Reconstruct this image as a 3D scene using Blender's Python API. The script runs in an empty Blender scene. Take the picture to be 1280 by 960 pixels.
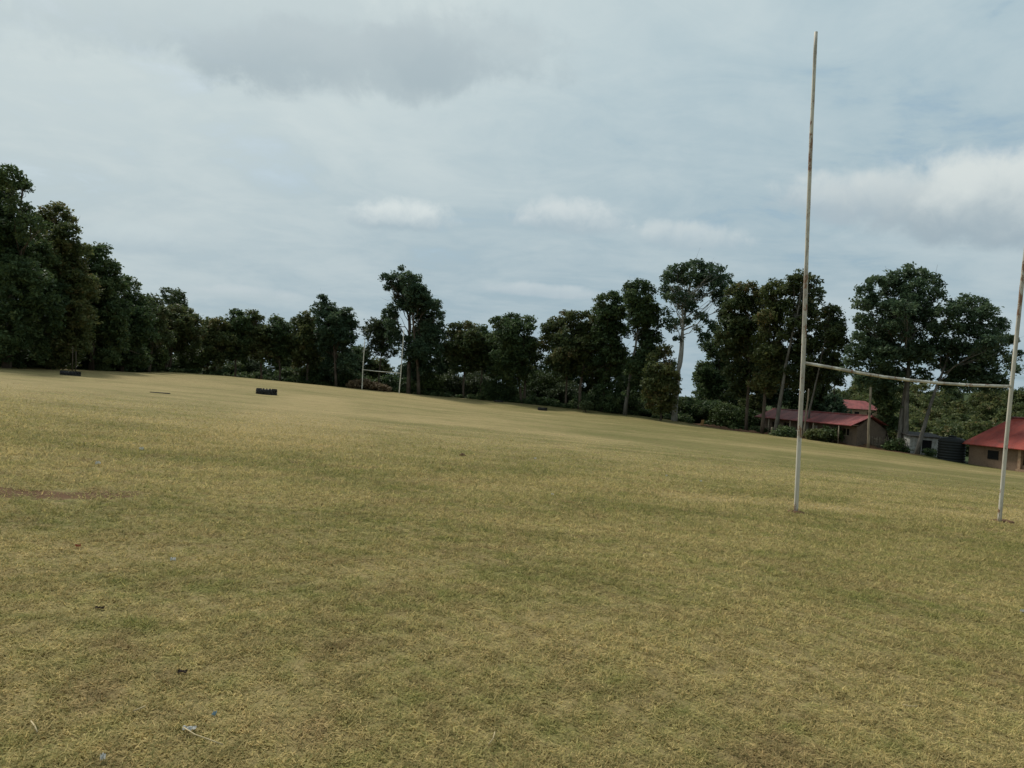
import bpy, bmesh, math, random
import numpy as np
from mathutils import Matrix, Vector

R = math.radians
sc = bpy.context.scene
COL = sc.collection
rng = np.random.default_rng(7)
random.seed(7)

# ------------------------------------------------------------------ camera
EYE = 1.6
FPX = 940.0
ROLL, PITCH = R(4.0), R(0.37)
cam_d = bpy.data.cameras.new('camera')
cam = bpy.data.objects.new('camera', cam_d)
COL.objects.link(cam)
CM = Matrix.Rotation(R(90) + PITCH, 3, 'X') @ Matrix.Rotation(ROLL, 3, 'Z')
cam.matrix_world = Matrix.Translation((0, 0, EYE)) @ CM.to_4x4()
cam_d.sensor_fit = 'HORIZONTAL'
cam_d.sensor_width = 36.0
cam_d.lens = 36.0 * FPX / 1280.0
cam_d.clip_end = 12000
cam_d.clip_start = 0.05
sc.camera = cam


def ray(px, py):
    return CM @ Vector(((px - 640) / FPX, -(py - 480) / FPX, -1.0))


def at(px, py, d):
    """point seen at photo pixel (px, py), d metres out along the world Y axis"""
    v = ray(px, py)
    return Vector((0, 0, EYE)) + v * (d / v.y)


# ------------------------------------------------------------------ terrain
ctrl = [Vector((0, 0, 0)), Vector((0, 5, -.02)), Vector((-12, 3, .1)), Vector((12, 3, -.5)), Vector((0, -25, .1)),
        Vector((-40, -25, .5)), Vector((40, -25, -1.6)), Vector((-45, 25, .5)), Vector((55, 25, -2.3)), Vector((90, 30, -3.4)),
        Vector((-95, 40, .9))]
EDGE = [(-140, 452, 62), (0, 458, 72), (100, 462, 82), (200, 464.5, 108), (300, 473, 119), (400, 481.5, 121), (500, 491, 120),
        (580, 498, 120), (650, 504, 117), (750, 514, 111), (850, 527, 104), (930, 540, 95), (1000, 547, 88), (1080, 559, 80),
        (1150, 569, 75), (1200, 579, 71), (1300, 592, 67)]
for p in [(995, 641, 15.2), (1249, 652, 16.7), (452.5, 487, 113), (499, 492, 112.5), (333, 493, 60), (88, 468, 66), (678, 513, 106)] + EDGE:
    ctrl.append(at(*p))
for px, py, d in EDGE:
    q = at(px, py, d)
    u = Vector((q.x, q.y)).normalized()
    ctrl.append(Vector((q.x + u.x * 22, q.y + u.y * 22, q.z - .75)))
    ctrl.append(Vector((q.x + u.x * 75, q.y + u.y * 75, q.z - 3.2)))
CP = np.array([(v.x, v.y) for v in ctrl]) / 50.0
CZ = np.array([v.z for v in ctrl])


def _U(r2):
    return np.where(r2 > 1e-12, 0.5 * r2 * np.log(np.maximum(r2, 1e-12)), 0.0)


_n = len(CP)
_K = _U(((CP[:, None, :] - CP[None, :, :]) ** 2).sum(-1)) + np.eye(_n) * 0.0006
_P = np.hstack([np.ones((_n, 1)), CP])
_A = np.zeros((_n + 3, _n + 3)); _A[:_n, :_n] = _K; _A[:_n, _n:] = _P; _A[_n:, :_n] = _P.T
_W = np.linalg.solve(_A, np.concatenate([CZ, np.zeros(3)]))


def smooth(a, b, x):
    t = np.clip((x - a) / (b - a), 0, 1)
    return t * t * (3 - 2 * t)


def ground(x, y):
    x = np.atleast_1d(np.asarray(x, float)); y = np.atleast_1d(np.asarray(y, float))
    p = np.stack([x, y], 1) / 50.0
    z = np.empty(len(x))
    for i in range(0, len(x), 20000):
        q = p[i:i + 20000]
        z[i:i + 20000] = _U(((q[:, None, :] - CP[None]) ** 2).sum(-1)) @ _W[:_n] + _W[_n] + q @ _W[_n + 1:]
    r = np.hypot(x, y - 30)
    far = -6 + 0.0 * x
    t = smooth(130, 230, r)
    z = z * (1 - t) + far * t
    # a low hillside rising beyond the school on the right
    z += 21 * np.exp(-(((x - 230) / 90) ** 2 + ((y - 290) / 95) ** 2)) + 9 * np.exp(-(((x - 120) / 60) ** 2 + ((y - 300) / 70) ** 2))
    # small unevenness of the turf
    z += 0.012 * np.sin(x * 1.3 + 1.7 * np.sin(y * .7)) * np.sin(y * 1.1 + 1.3 * np.sin(x * .5)) * (1 - smooth(60, 130, r))
    return z


def gz(x, y):
    return float(ground(x, y)[0])


# ------------------------------------------------------------------ node helpers
def new_mat(name):
    m = bpy.data.materials.new(name)
    m.use_nodes = True
    nt = m.node_tree
    return m, nt, nt.nodes['Principled BSDF']


def N(nt, typ, **kw):
    n = nt.nodes.new(typ)
    for k, v in kw.items():
        if k.startswith('i_'):
            n.inputs[k[2:].replace('_', ' ')].default_value = v
        else:
            setattr(n, k, v)
    return n


def lk(nt, a, b):
    nt.links.new(a, b)


def setin(nt, sock, v):
    if isinstance(v, (int, float)):
        sock.default_value = v
    elif isinstance(v, (tuple, list)):
        sock.default_value = tuple(v) if len(sock.default_value) == len(v) else (*v, 1.0)
    else:
        nt.links.new(v, sock)


def math_(nt, op, a, b=None, c=None, clamp=False):
    n = nt.nodes.new('ShaderNodeMath'); n.operation = op; n.use_clamp = clamp
    setin(nt, n.inputs[0], a)
    if b is not None: setin(nt, n.inputs[1], b)
    if c is not None: setin(nt, n.inputs[2], c)
    return n.outputs[0]


def mix_(nt, f, a, b, mode='MIX'):
    n = nt.nodes.new('ShaderNodeMix'); n.data_type = 'RGBA'; n.blend_type = mode
    setin(nt, n.inputs[0], f); setin(nt, n.inputs[6], a); setin(nt, n.inputs[7], b)
    return n.outputs[2]


def noise_(nt, vec, scale, detail=4, rough=.55, dist=0.0):
    n = nt.nodes.new('ShaderNodeTexNoise')
    n.inputs['Scale'].default_value = scale; n.inputs['Detail'].default_value = detail
    n.inputs['Roughness'].default_value = rough; n.inputs['Distortion'].default_value = dist
    if vec is not None: nt.links.new(vec, n.inputs['Vector'])
    return n.outputs[0]


def step_(nt, v, a, b):
    n = nt.nodes.new('ShaderNodeMapRange'); n.interpolation_type = 'SMOOTHSTEP'
    setin(nt, n.inputs[0], v); n.inputs[1].default_value = a; n.inputs[2].default_value = b
    return n.outputs[0]


def ramp_(nt, f, stops):
    n = nt.nodes.new('ShaderNodeValToRGB')
    e = n.color_ramp.elements
    while len(e) < len(stops): e.new(0.5)
    for i, (p, c) in enumerate(stops):
        e[i].position = p; e[i].color = (*c, 1)
    nt.links.new(f, n.inputs[0])
    return n.outputs[0]


def mapping_(nt, vec, scale, rot=(0, 0, 0)):
    n = nt.nodes.new('ShaderNodeMapping')
    n.inputs['Scale'].default_value = scale; n.inputs['Rotation'].default_value = rot
    nt.links.new(vec, n.inputs['Vector'])
    return n.outputs[0]


def bump_(nt, bsdf, h, strength, dist):
    n = nt.nodes.new('ShaderNodeBump')
    n.inputs['Strength'].default_value = strength; n.inputs['Distance'].default_value = dist
    nt.links.new(h, n.inputs['Height']); nt.links.new(n.outputs[0], bsdf.inputs['Normal'])


def attr_(nt, name):
    n = nt.nodes.new('ShaderNodeAttribute'); n.attribute_name = name
    return n.outputs['Fac']


def pos_(nt):
    return nt.nodes.new('ShaderNodeNewGeometry').outputs['Position']


def objc_(nt):
    return nt.nodes.new('ShaderNodeTexCoord').outputs['Object']


def plain(name, c, rough=.8, c2=None, scale=6, spec=.3, bump=0, metal=0):
    m, nt, b = new_mat(name)
    v = objc_(nt)
    f = noise_(nt, v, scale, 6, .6)
    c2 = c2 or tuple(x * .6 for x in c)
    lk(nt, mix_(nt, step_(nt, f, .35, .65), c2, c), b.inputs['Base Color'])
    b.inputs['Roughness'].default_value = rough
    b.inputs['Specular IOR Level'].default_value = spec
    b.inputs['Metallic'].default_value = metal
    if bump: bump_(nt, b, f, .6, bump)
    return m


# turf colour, shared by the ground sheet and the grass blades that grow on it
def turf_colour(nt, v):
    big = noise_(nt, mapping_(nt, v, (.045, .075, .02), (0, 0, R(-16))), 1.0, 4, .6, .6)
    mid = noise_(nt, v, .42, 5, .62, .5)
    streak = noise_(nt, mapping_(nt, v, (.05, .62, .1), (0, 0, R(-16))), 1.0, 5, .6, .4)
    small = noise_(nt, v, 3.2, 5, .66)
    straw, olive, brown = (.280, .224, .104), (.130, .124, .041), (.185, .128, .066)
    g = math_(nt, 'ADD', math_(nt, 'MULTIPLY', big, .5), math_(nt, 'ADD', math_(nt, 'MULTIPLY', mid, .28), math_(nt, 'MULTIPLY', streak, .34)))
    # the right hand, lower part of the pitch stays greener, the upper left is dry
    sx = nt.nodes.new('ShaderNodeSeparateXYZ'); lk(nt, v, sx.inputs[0])
    g = math_(nt, 'ADD', g, math_(nt, 'MULTIPLY', step_(nt, sx.outputs[0], -30, 25), .10))
    g = math_(nt, 'ADD', g, math_(nt, 'MULTIPLY', math_(nt, 'SUBTRACT', small, .5), .62))
    c = mix_(nt, step_(nt, g, .49, .76), straw, olive)
    bm = noise_(nt, v, .9, 5, .65, .8)
    c = mix_(nt, math_(nt, 'MULTIPLY', step_(nt, bm, .52, .72), .62), c, brown)
    sm2 = noise_(nt, v, 9.0, 4, .7)
    c = mix_(nt, .75, c, mix_(nt, step_(nt, math_(nt, 'ADD', math_(nt, 'MULTIPLY', small, .5), math_(nt, 'MULTIPLY', sm2, .5)), .36, .64), (.62, .60, .56), (1.36, 1.36, 1.34)), 'MULTIPLY')
    return c, small, mid


def mat_ground():
    m, nt, b = new_mat('turf')
    v = pos_(nt)
    c, small, mid = turf_colour(nt, v)
    fine = noise_(nt, v, 26, 5, .7)
    fine2 = noise_(nt, mapping_(nt, v, (60, 190, 60), (0, 0, R(35))), 1, 3, .7, 1.5)
    c = mix_(nt, .62, c, mix_(nt, fine, (.34, .33, .30), (1.50, 1.46, 1.38)), 'MULTIPLY')
    c = mix_(nt, math_(nt, 'MULTIPLY', step_(nt, fine2, .52, .78), .28), c, (.31, .25, .125))
    # worn, paler strips and bare red earth, from the ground's own survey
    straw = math_(nt, 'MULTIPLY', attr_(nt, 'worn'), step_(nt, noise_(nt, v, 1.3, 4, .6), .25, .6))
    c = mix_(nt, math_(nt, 'MULTIPLY', straw, .55), c, mix_(nt, fine, (.24, .178, .080), (.40, .305, .145)))
    e = attr_(nt, 'earth')
    en = math_(nt, 'ADD', e, math_(nt, 'MULTIPLY', math_(nt, 'SUBTRACT', noise_(nt, v, 2.2, 6, .7), .5), 1.1))
    em = math_(nt, 'MULTIPLY', step_(nt, en, .45, .7), step_(nt, e, .02, .2))
    c = mix_(nt, math_(nt, 'MULTIPLY', em, .85), c, mix_(nt, fine, (.055, .026, .015), (.15, .070, .038)))
    w = attr_(nt, 'wild')
    wc = mix_(nt, noise_(nt, v, .5, 5, .6), (.022, .036, .013), (.055, .072, .026))
    c = mix_(nt, w, c, wc)
    lk(nt, c, b.inputs['Base Color'])
    b.inputs['Roughness'].default_value = .95
    b.inputs['Specular IOR Level'].default_value = .1
    h = math_(nt, 'ADD', math_(nt, 'MULTIPLY', fine, .6), math_(nt, 'ADD', math_(nt, 'MULTIPLY', small, .8), math_(nt, 'MULTIPLY', fine2, .25)))
    bump_(nt, b, h, .55, .05)
    return m


def mat_blade():
    m, nt, b = new_mat('grass_blade')
    v = pos_(nt)
    c, small, mid = turf_colour(nt, v)
    c = mix_(nt, math_(nt, 'MULTIPLY', attr_(nt, 'worn'), .6), c, (.30, .228, .108))
    t = attr_(nt, 'tint')
    tone = ramp_(nt, t, [(0, (.90, 1.04, .82)), (.35, (1.40, 1.48, 1.33)), (.62, (1.88, 1.88, 1.78)), (1, (2.45, 2.36, 2.28))])
    c = mix_(nt, 1.0, c, tone, 'MULTIPLY')
    lk(nt, c, b.inputs['Base Color'])
    b.inputs['Roughness'].default_value = .8
    b.inputs['Specular IOR Level'].default_value = .15
    tr = nt.nodes.new('ShaderNodeBsdfTranslucent'); lk(nt, c, tr.inputs[0])
    mx = nt.nodes.new('ShaderNodeMixShader'); mx.inputs[0].default_value = .42
    lk(nt, b.outputs[0], mx.inputs[1]); lk(nt, tr.outputs[0], mx.inputs[2])
    lk(nt, mx.outputs[0], nt.nodes['Material Output'].inputs[0])
    return m


def mat_leaf(name, stops, trans=.40):
    m, nt, b = new_mat(name)
    t = attr_(nt, 'tint')
    oi = nt.nodes.new('ShaderNodeObjectInfo')
    c = ramp_(nt, t, stops)
    lk(nt, c, b.inputs['Base Color'])
    b.inputs['Roughness'].default_value = .6
    b.inputs['Specular IOR Level'].default_value = .22
    tr = nt.nodes.new('ShaderNodeBsdfTranslucent'); lk(nt, c, tr.inputs[0])
    mx = nt.nodes.new('ShaderNodeMixShader'); mx.inputs[0].default_value = trans
    lk(nt, b.outputs[0], mx.inputs[1]); lk(nt, tr.outputs[0], mx.inputs[2])
    lk(nt, mx.outputs[0], nt.nodes['Material Output'].inputs[0])
    return m


def mat_bark(name, c1, c2):
    m, nt, b = new_mat(name)
    v = pos_(nt)
    f = noise_(nt, mapping_(nt, v, (5, 5, .8)), 1.0, 6, .65, .4)
    f2 = noise_(nt, v, .9, 3, .5)
    c = mix_(nt, step_(nt, f, .35, .65), c1, c2)
    c = mix_(nt, math_(nt, 'MULTIPLY', step_(nt, f2, .5, .65), .5), c, tuple(x * .55 for x in c1))
    lk(nt, c, b.inputs['Base Color']); b.inputs['Roughness'].default_value = .9
    b.inputs['Specular IOR Level'].default_value = .15
    bump_(nt, b, f, .7, .04)
    return m


def mat_painted_pipe():
    m, nt, b = new_mat('flaking_white_paint')
    v = pos_(nt)
    patch = noise_(nt, mapping_(nt, v, (5, 5, 2.2)), 1, 7, .68, .3)
    fine = noise_(nt, v, 38, 4, .7)
    grime = noise_(nt, mapping_(nt, v, (6, 6, .55)), 1, 4, .6)
    paint = mix_(nt, step_(nt, grime, .3, .7), (.44, .39, .31), (.65, .61, .52))
    rust = mix_(nt, fine, (.10, .045, .022), (.30, .17, .10))
    grey = mix_(nt, fine, (.26, .23, .19), (.44, .40, .33))
    c = mix_(nt, step_(nt, noise_(nt, mapping_(nt, v, (3, 3, .7)), 1, 5, .6), .50, .60), paint, grey)
    k = math_(nt, 'ADD', patch, math_(nt, 'MULTIPLY', math_(nt, 'SUBTRACT', fine, .5), .25))
    c = mix_(nt, step_(nt, k, .54, .61), c, rust)
    lk(nt, c, b.inputs['Base Color']); b.inputs['Roughness'].default_value = .6
    b.inputs['Specular IOR Level'].default_value = .3
    bump_(nt, b, k, .4, .004)
    return m


def mat_iron_roof(name, c1, c2, rust):
    m, nt, b = new_mat(name)
    v = objc_(nt)
    w = N(nt, 'ShaderNodeTexWave', wave_type='BANDS', bands_direction='X')
    w.inputs['Scale'].default_value = 2.1; w.inputs['Distortion'].default_value = 0
    lk(nt, v, w.inputs['Vector'])
    f = noise_(nt, mapping_(nt, v, (.9, .35, .35)), 1, 6, .65, .5)
    g = noise_(nt, v, .8, 5, .6)
    c = mix_(nt, step_(nt, f, .35, .65), c1, c2)
    c = mix_(nt, math_(nt, 'MULTIPLY', step_(nt, g, .52, .7), .7), c, rust)
    lk(nt, c, b.inputs['Base Color']); b.inputs['Roughness'].default_value = .55
    b.inputs['Specular IOR Level'].default_value = .3
    bump_(nt, b, w.outputs[0], .6, .03)
    return m


def mat_brick(name, c1, c2, mortar, sc_=5.0, mott=(.08, .05, .03)):
    m, nt, b = new_mat(name)
    v = objc_(nt)
    # use object X+Y along the wall and Z up
    sx = nt.nodes.new('ShaderNodeSeparateXYZ'); lk(nt, v, sx.inputs[0])
    cb = nt.nodes.new('ShaderNodeCombineXYZ')
    lk(nt, math_(nt, 'ADD', sx.outputs[0], sx.outputs[1]), cb.inputs[0]); lk(nt, sx.outputs[2], cb.inputs[1])
    t = N(nt, 'ShaderNodeTexBrick'); lk(nt, cb.outputs[0], t.inputs['Vector'])
    t.inputs['Color1'].default_value = (*c1, 1); t.inputs['Color2'].default_value = (*c2, 1); t.inputs['Mortar'].default_value = (*mortar, 1)
    t.inputs['Scale'].default_value = sc_; t.inputs['Mortar Size'].default_value = .025
    f = noise_(nt, v, 1.4, 6, .65, .4)
    c = mix_(nt, math_(nt, 'MULTIPLY', step_(nt, f, .5, .68), .7), t.outputs[0], mott)
    lk(nt, c, b.inputs['Base Color']); b.inputs['Roughness'].default_value = .9
    bump_(nt, b, t.outputs['Fac'], -.4, .02)
    return m


M = {}
M['turf'] = mat_ground()
M['blade'] = mat_blade()
M['leaf'] = mat_leaf('dark_leaves', [(0, (0.031, 0.054, 0.023)), (.45, (0.061, 0.096, 0.036)), (.8, (0.109, 0.141, 0.051)), (1, (0.154, 0.173, 0.067))])
M['leaf_olive'] = mat_leaf('olive_leaves', [(0, (0.038, 0.059, 0.023)), (.4, (0.082, 0.105, 0.036)), (.75, (0.134, 0.141, 0.049)), (1, (0.186, 0.134, 0.058))])
M['leaf_rust'] = mat_leaf('rusty_leaves', [(0, (.036, .054, .024)), (.4, (.066, .092, .034)), (.75, (.112, .122, .046)), (1, (.155, .112, .055))])
M['leaf_pale'] = mat_leaf('pale_leaves', [(0, (.045, .065, .03)), (.5, (.085, .11, .045)), (1, (.15, .17, .08))], .25)
M['leaf_bush'] = mat_leaf('bush_leaves', [(0, (.035, .058, .018)), (.5, (.07, .10, .03)), (1, (.13, .155, .05))], .22)
M['leaf_blue'] = mat_leaf('grey_green_leaves', [(0, (0.031, 0.059, 0.033)), (.5, (0.064, 0.102, 0.051)), (1, (0.128, 0.166, 0.084))])
M['dry'] = mat_leaf('dry_brush', [(0, (.09, .06, .03)), (.5, (.16, .11, .06)), (1, (.25, .18, .10))], .1)
M['bark'] = mat_bark('brown_bark', (.075, .055, .04), (.13, .10, .075))
M['bark_grey'] = mat_bark('grey_bark', (.095, .085, .07), (.185, .165, .14))
M['bark_pale'] = mat_bark('pale_bark', (.26, .24, .21), (.42, .395, .35))
M['pipe'] = mat_painted_pipe()
M['rubber'] = plain('black_rubber', (.042, .040, .038), .8, (.018, .018, .018), 5, .3, .006)
M['dustyrubber'] = plain('dusty_rubber', (.06, .056, .050), .85, (.028, .027, .026), 4, .2, .006)
M['soil'] = plain('red_soil', (.15, .085, .048), .95, (.075, .04, .024), 14, .1, .02)
M['roof_maroon'] = mat_iron_roof('maroon_iron_sheet', (.15, .033, .031), (.28, .070, .062), (.08, .036, .030))
M['roof_red'] = mat_iron_roof('red_iron_sheet', (.18, .028, .020), (.29, .050, .032), (.075, .034, .024))
M['mudwall'] = mat_brick('earth_brick', (.13, .092, .062), (.17, .12, .082), (.12, .085, .06), 4.5, (.075, .055, .04))
M['brick'] = mat_brick('red_brick', (.155, .092, .058), (.20, .125, .078), (.20, .14, .09), 4.5, (.10, .062, .04))
M['whitewash'] = plain('stained_whitewash', (.44, .43, .39), .85, (.25, .235, .20), 3, .2)
M['pale_paint'] = plain('pale_weathered_paint', (.70, .67, .58), .6, (.50, .46, .38), 3, .3)
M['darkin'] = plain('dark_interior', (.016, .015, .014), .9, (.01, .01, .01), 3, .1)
M['sheet_dark'] = plain('dark_old_sheet', (.05, .045, .04), .8, (.03, .026, .023), 3, .2)
M['pillar'] = plain('plastered_pillar', (.34, .23, .15), .9, (.24, .15, .09), 4, .1)
M['tank'] = plain('black_tank_plastic', (.014, .016, .016), .6, (.010, .012, .012), 2, .2)
M['wood'] = mat_bark('weathered_wood', (.20, .155, .105), (.33, .27, .19))
M['wood_orange'] = mat_bark('cut_wood', (.30, .16, .06), (.42, .24, .10))
M['paper'] = plain('white_paper', (.80, .80, .78), .7, (.65, .65, .62), 20)
M['blueplastic'] = plain('pale_blue_plastic', (.36, .50, .58), .5, (.30, .44, .52), 20)
M['orangeplastic'] = plain('orange_plastic', (.50, .17, .08), .6, (.4, .14, .07), 20)
M['darkleaf'] = plain('dead_brown_leaf', (.085, .055, .034), .8, (.05, .032, .02), 20)
M['straw'] = plain('dry_straw', (.46, .37, .21), .8, (.36, .28, .15), 20)
M['shutter'] = plain('old_grey_shutter', (.42, .40, .36), .7, (.28, .26, .22), 4)


# ------------------------------------------------------------------ object helpers
def tag(o, label=None, cat=None, group=None, kind=None):
    if label: o['label'] = label
    if cat: o['category'] = cat
    if group: o['group'] = group
    if kind: o['kind'] = kind
    return o


def empty(name, loc, rz=0.0, **kw):
    o = bpy.data.objects.new(name, None)
    o.empty_display_size = .3
    COL.objects.link(o)
    o.location = loc; o.rotation_euler = (0, 0, rz)
    return tag(o, **kw)


def link(name, me, mat, parent=None, smooth_=False):
    o = bpy.data.objects.new(name, me)
    COL.objects.link(o)
    if mat is not None and not me.materials:
        me.materials.append(mat)
    if parent is not None: o.parent = parent
    if smooth_:
        me.polygons.foreach_set('use_smooth', np.ones(len(me.polygons), bool))
    return o


def from_arrays(name, V, F, tint=None):
    """V (n,3), F (m,k) arrays -> mesh"""
    me = bpy.data.meshes.new(name)
    m, k = F.shape
    me.vertices.add(len(V)); me.vertices.foreach_set('co', V.astype(np.float32).ravel())
    me.loops.add(m * k); me.loops.foreach_set('vertex_index', F.astype(np.int32).ravel())
    me.polygons.add(m)
    me.polygons.foreach_set('loop_start', np.arange(0, m * k, k, dtype=np.int32))
    try: me.polygons.foreach_set('loop_total', np.full(m, k, np.int32))
    except Exception: pass
    if tint is not None:
        a = me.attributes.new('tint', 'FLOAT', 'FACE'); a.data.foreach_set('value', tint.astype(np.float32))
    me.update(calc_edges=True)
    return me


class MB:
    """collects boxes, tubes and prisms into one mesh"""
    def __init__(s): s.bm = bmesh.new()

    def box(s, x0, x1, y0, y1, z0, z1):
        v = [s.bm.verts.new(p) for p in [(x0, y0, z0), (x1, y0, z0), (x1, y1, z0), (x0, y1, z0), (x0, y0, z1), (x1, y0, z1), (x1, y1, z1), (x0, y1, z1)]]
        for f in [(3, 2, 1, 0), (4, 5, 6, 7), (0, 1, 5, 4), (1, 2, 6, 5), (2, 3, 7, 6), (3, 0, 4, 7)]:
            s.bm.faces.new([v[i] for i in f])
        return s

    def hexa(s, pts):
        v = [s.bm.verts.new(p) for p in pts]
        for f in [(3, 2, 1, 0), (4, 5, 6, 7), (0, 1, 5, 4), (1, 2, 6, 5), (2, 3, 7, 6), (3, 0, 4, 7)]:
            s.bm.faces.new([v[i] for i in f])
        return s

    def face(s, pts):
        s.bm.faces.new([s.bm.verts.new(p) for p in pts]); return s

    def tube(s, pts, radii, n=10, cap=True):
        pts = [Vector(p) for p in pts]
        if isinstance(radii, (int, float)): radii = [radii] * len(pts)
        rings = []
        ref = Vector((0.31, 0.95, 0.05))
        for i, p in enumerate(pts):
            t = (pts[min(i + 1, len(pts) - 1)] - pts[max(i - 1, 0)]).normalized()
            a = t.cross(ref)
            if a.length < .1: a = t.cross(Vector((1, 0, .2)))
            a.normalize(); b = t.cross(a)
            rings.append([s.bm.verts.new(p + (a * math.cos(2 * math.pi * k / n) + b * math.sin(2 * math.pi * k / n)) * radii[i]) for k in range(n)])
        for r0, r1 in zip(rings, rings[1:]):
            for k in range(n):
                f = s.bm.faces.new([r0[k], r0[(k + 1) % n], r1[(k + 1) % n], r1[k]]); f.smooth = True
        if cap:
            s.bm.faces.new(rings[0][::-1]); s.bm.faces.new(rings[-1])
        return s

    def lathe(s, prof, n=40):
        rings = [[s.bm.verts.new((r * math.cos(2 * math.pi * k / n), r * math.sin(2 * math.pi * k / n), z)) for k in range(n)] for r, z in prof]
        for r0, r1 in zip(rings, rings[1:]):
            for k in range(n):
                f = s.bm.faces.new([r0[k], r0[(k + 1) % n], r1[(k + 1) % n], r1[k]]); f.smooth = True
        s.bm.faces.new(rings[0][::-1]); s.bm.faces.new(rings[-1])
        return s

    def build(s, name, mat, parent=None):
        bmesh.ops.recalc_face_normals(s.bm, faces=s.bm.faces)
        me = bpy.data.meshes.new(name); s.bm.to_mesh(me); s.bm.free()
        return link(name, me, mat, parent)


# ------------------------------------------------------------------ the ground sheet
def axis(lo, hi, step, far):
    core = list(np.arange(lo, hi, step))
    out, d, x = [], step, hi
    while x < far:
        out.append(x); d *= 1.16; x += d
    low, d, x = [], step, lo
    while x > -far:
        d *= 1.16; x -= d; low.append(x)
    return np.array(low[::-1] + core + out)


gx = axis(-78, 72, .62, 6000); gy = axis(-6, 140, .62, 6000)
GX, GY = np.meshgrid(gx, gy)
fx, fy = GX.ravel(), GY.ravel()
fz = ground(fx, fy)
nx, ny = len(gx), len(gy)
ii = np.arange((nx - 1) * (ny - 1)); r_, c_ = ii // (nx - 1), ii % (nx - 1)
F = np.stack([r_ * nx + c_, r_ * nx + c_ + 1, (r_ + 1) * nx + c_ + 1, (r_ + 1) * nx + c_], 1)
me = from_arrays('ground', np.stack([fx, fy, fz], 1), F)


def seg_dist(x, y, pts):
    d = np.full(len(x), 1e9)
    for (ax, ay), (bx, by) in zip(pts, pts[1:]):
        L = (bx - ax) ** 2 + (by - ay) ** 2
        t = np.clip(((x - ax) * (bx - ax) + (y - ay) * (by - ay)) / L, 0, 1)
        d = np.minimum(d, np.hypot(x - ax - t * (bx - ax), y - ay - t * (by - ay)))
    return d


def hit(px, py):
    """where the photo's ray meets the turf"""
    v = ray(px, py); a, b = 1.0, 400.0
    o = Vector((0, 0, EYE)); v = v / v.y
    t = a
    while t < 400:
        p = o + v * t
        if p.z < gz(p.x, p.y): break
        t *= 1.02
    lo, hi_ = t / 1.02, t
    for _ in range(24):
        m_ = (lo + hi_) / 2; p = o + v * m_
        if p.z < gz(p.x, p.y): hi_ = m_
        else: lo = m_
    p = o + v * hi_
    return Vector((p.x, p.y, gz(p.x, p.y)))


edge_xy = [(at(*e).x, at(*e).y) for e in EDGE]
# which side of the tree line: angle/ distance test along the viewing direction
ang = np.arctan2(fx, fy)
ea = np.array([math.atan2(x, y) for x, y in edge_xy]); er = np.array([math.hypot(x, y) for x, y in edge_xy])
er_ext = np.interp(ang, ea, er, left=er[0], right=er[-1])
rad = np.hypot(fx, fy)
infront = (fy > 0)
wild = np.where(infront, smooth(-1.0, 2.5, rad - er_ext + 1.5 * np.sin(ang * 60) * .6), smooth(140, 180, rad))
wild = np.where((ang < ea[0]) | (ang > ea[-1]), smooth(75, 110, rad), wild)
earth = np.zeros(len(fx)); worn = np.zeros(len(fx))


STROKES, WORN = [], []


def mark(arr, pts, w, s=1.0):
    q = [(hit(*p).x, hit(*p).y) for p in pts]
    if arr is worn: WORN.append((q, w, s))
    if len(pts) and w < 1.5: STROKES.append((q, w, s * (1 if arr is earth else .6)))
    np.maximum(arr, s * (1 - smooth(w * .3, w, seg_dist(fx, fy, q))), out=arr)


# bare earth bank along the right of the pitch
bank = [(at(px, py + .5, d).x, at(px, py + .5, d).y) for px, py, d in [(868, 530, 102), (930, 540.5, 94.5), (1000, 548, 87.5), (1080, 560, 79.5), (1135, 568, 76)]]
earth = np.maximum(earth, .95 * (1 - smooth(.7, 2.2, seg_dist(fx, fy, bank))))
wild *= np.where(seg_dist(fx, fy, bank) < 2.0, .2, 1)
bank2 = [(at(px, py, d).x, at(px, py, d).y) for px, py, d in [(440, 486, 118.5), (520, 493, 118.5), (700, 509, 113), (860, 529, 103)]]
earth = np.maximum(earth, .5 * (1 - smooth(.5, 1.6, seg_dist(fx, fy, bank2))))
mark(earth, [(-60, 612), (10, 616), (30, 617)], .75, .95)
mark(earth, [(45, 618), (80, 620), (150, 619)], .7, .7)
mark(earth, [(130, 621), (230, 624), (330, 628)], .5, .40)
mark(earth, [(150, 577), (190, 579)], .5, .45)
mark(earth, [(332, 899), (350, 901)], .16, .3)
mark(worn, [(330, 896), (352, 903)], .30, .9)
mark(worn, [(860, 622), (930, 626), (995, 632), (1060, 637)], 1.1, 1)
mark(worn, [(1100, 632), (1190, 640), (1249, 649), (1290, 640)], 1.0, .9)
mark(worn, [(340, 552), (362, 530), (385, 510), (398, 496)], 3.6, 1)
mark(worn, [(520, 527), (620, 530), (720, 546)], 4.0, .8)
mark(worn, [(440, 520), (560, 524), (640, 528)], 4.0, .6)
mark(worn, [(0, 480), (120, 482), (230, 486)], 5.0, .55)
mark(worn, [(560, 603), (720, 606)], 1.6, .45)
mark(worn, [(640, 800), (800, 770), (1000, 800)], .8, .35)
mark(worn, [(120, 690), (330, 680), (480, 700)], 1.3, .4)
mark(worn, [(240, 560), (345, 548)], 2.5, .6)
mark(worn, [(80, 520), (200, 530)], 3.0, .45)
for nm, arr in (('earth', earth), ('worn', worn), ('wild', wild)):
    a = me.attributes.new(nm, 'FLOAT', 'POINT'); a.data.foreach_set('value', arr.astype(np.float32))
link('ground', me, M['turf'], None, True)['kind'] = 'structure'

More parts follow.
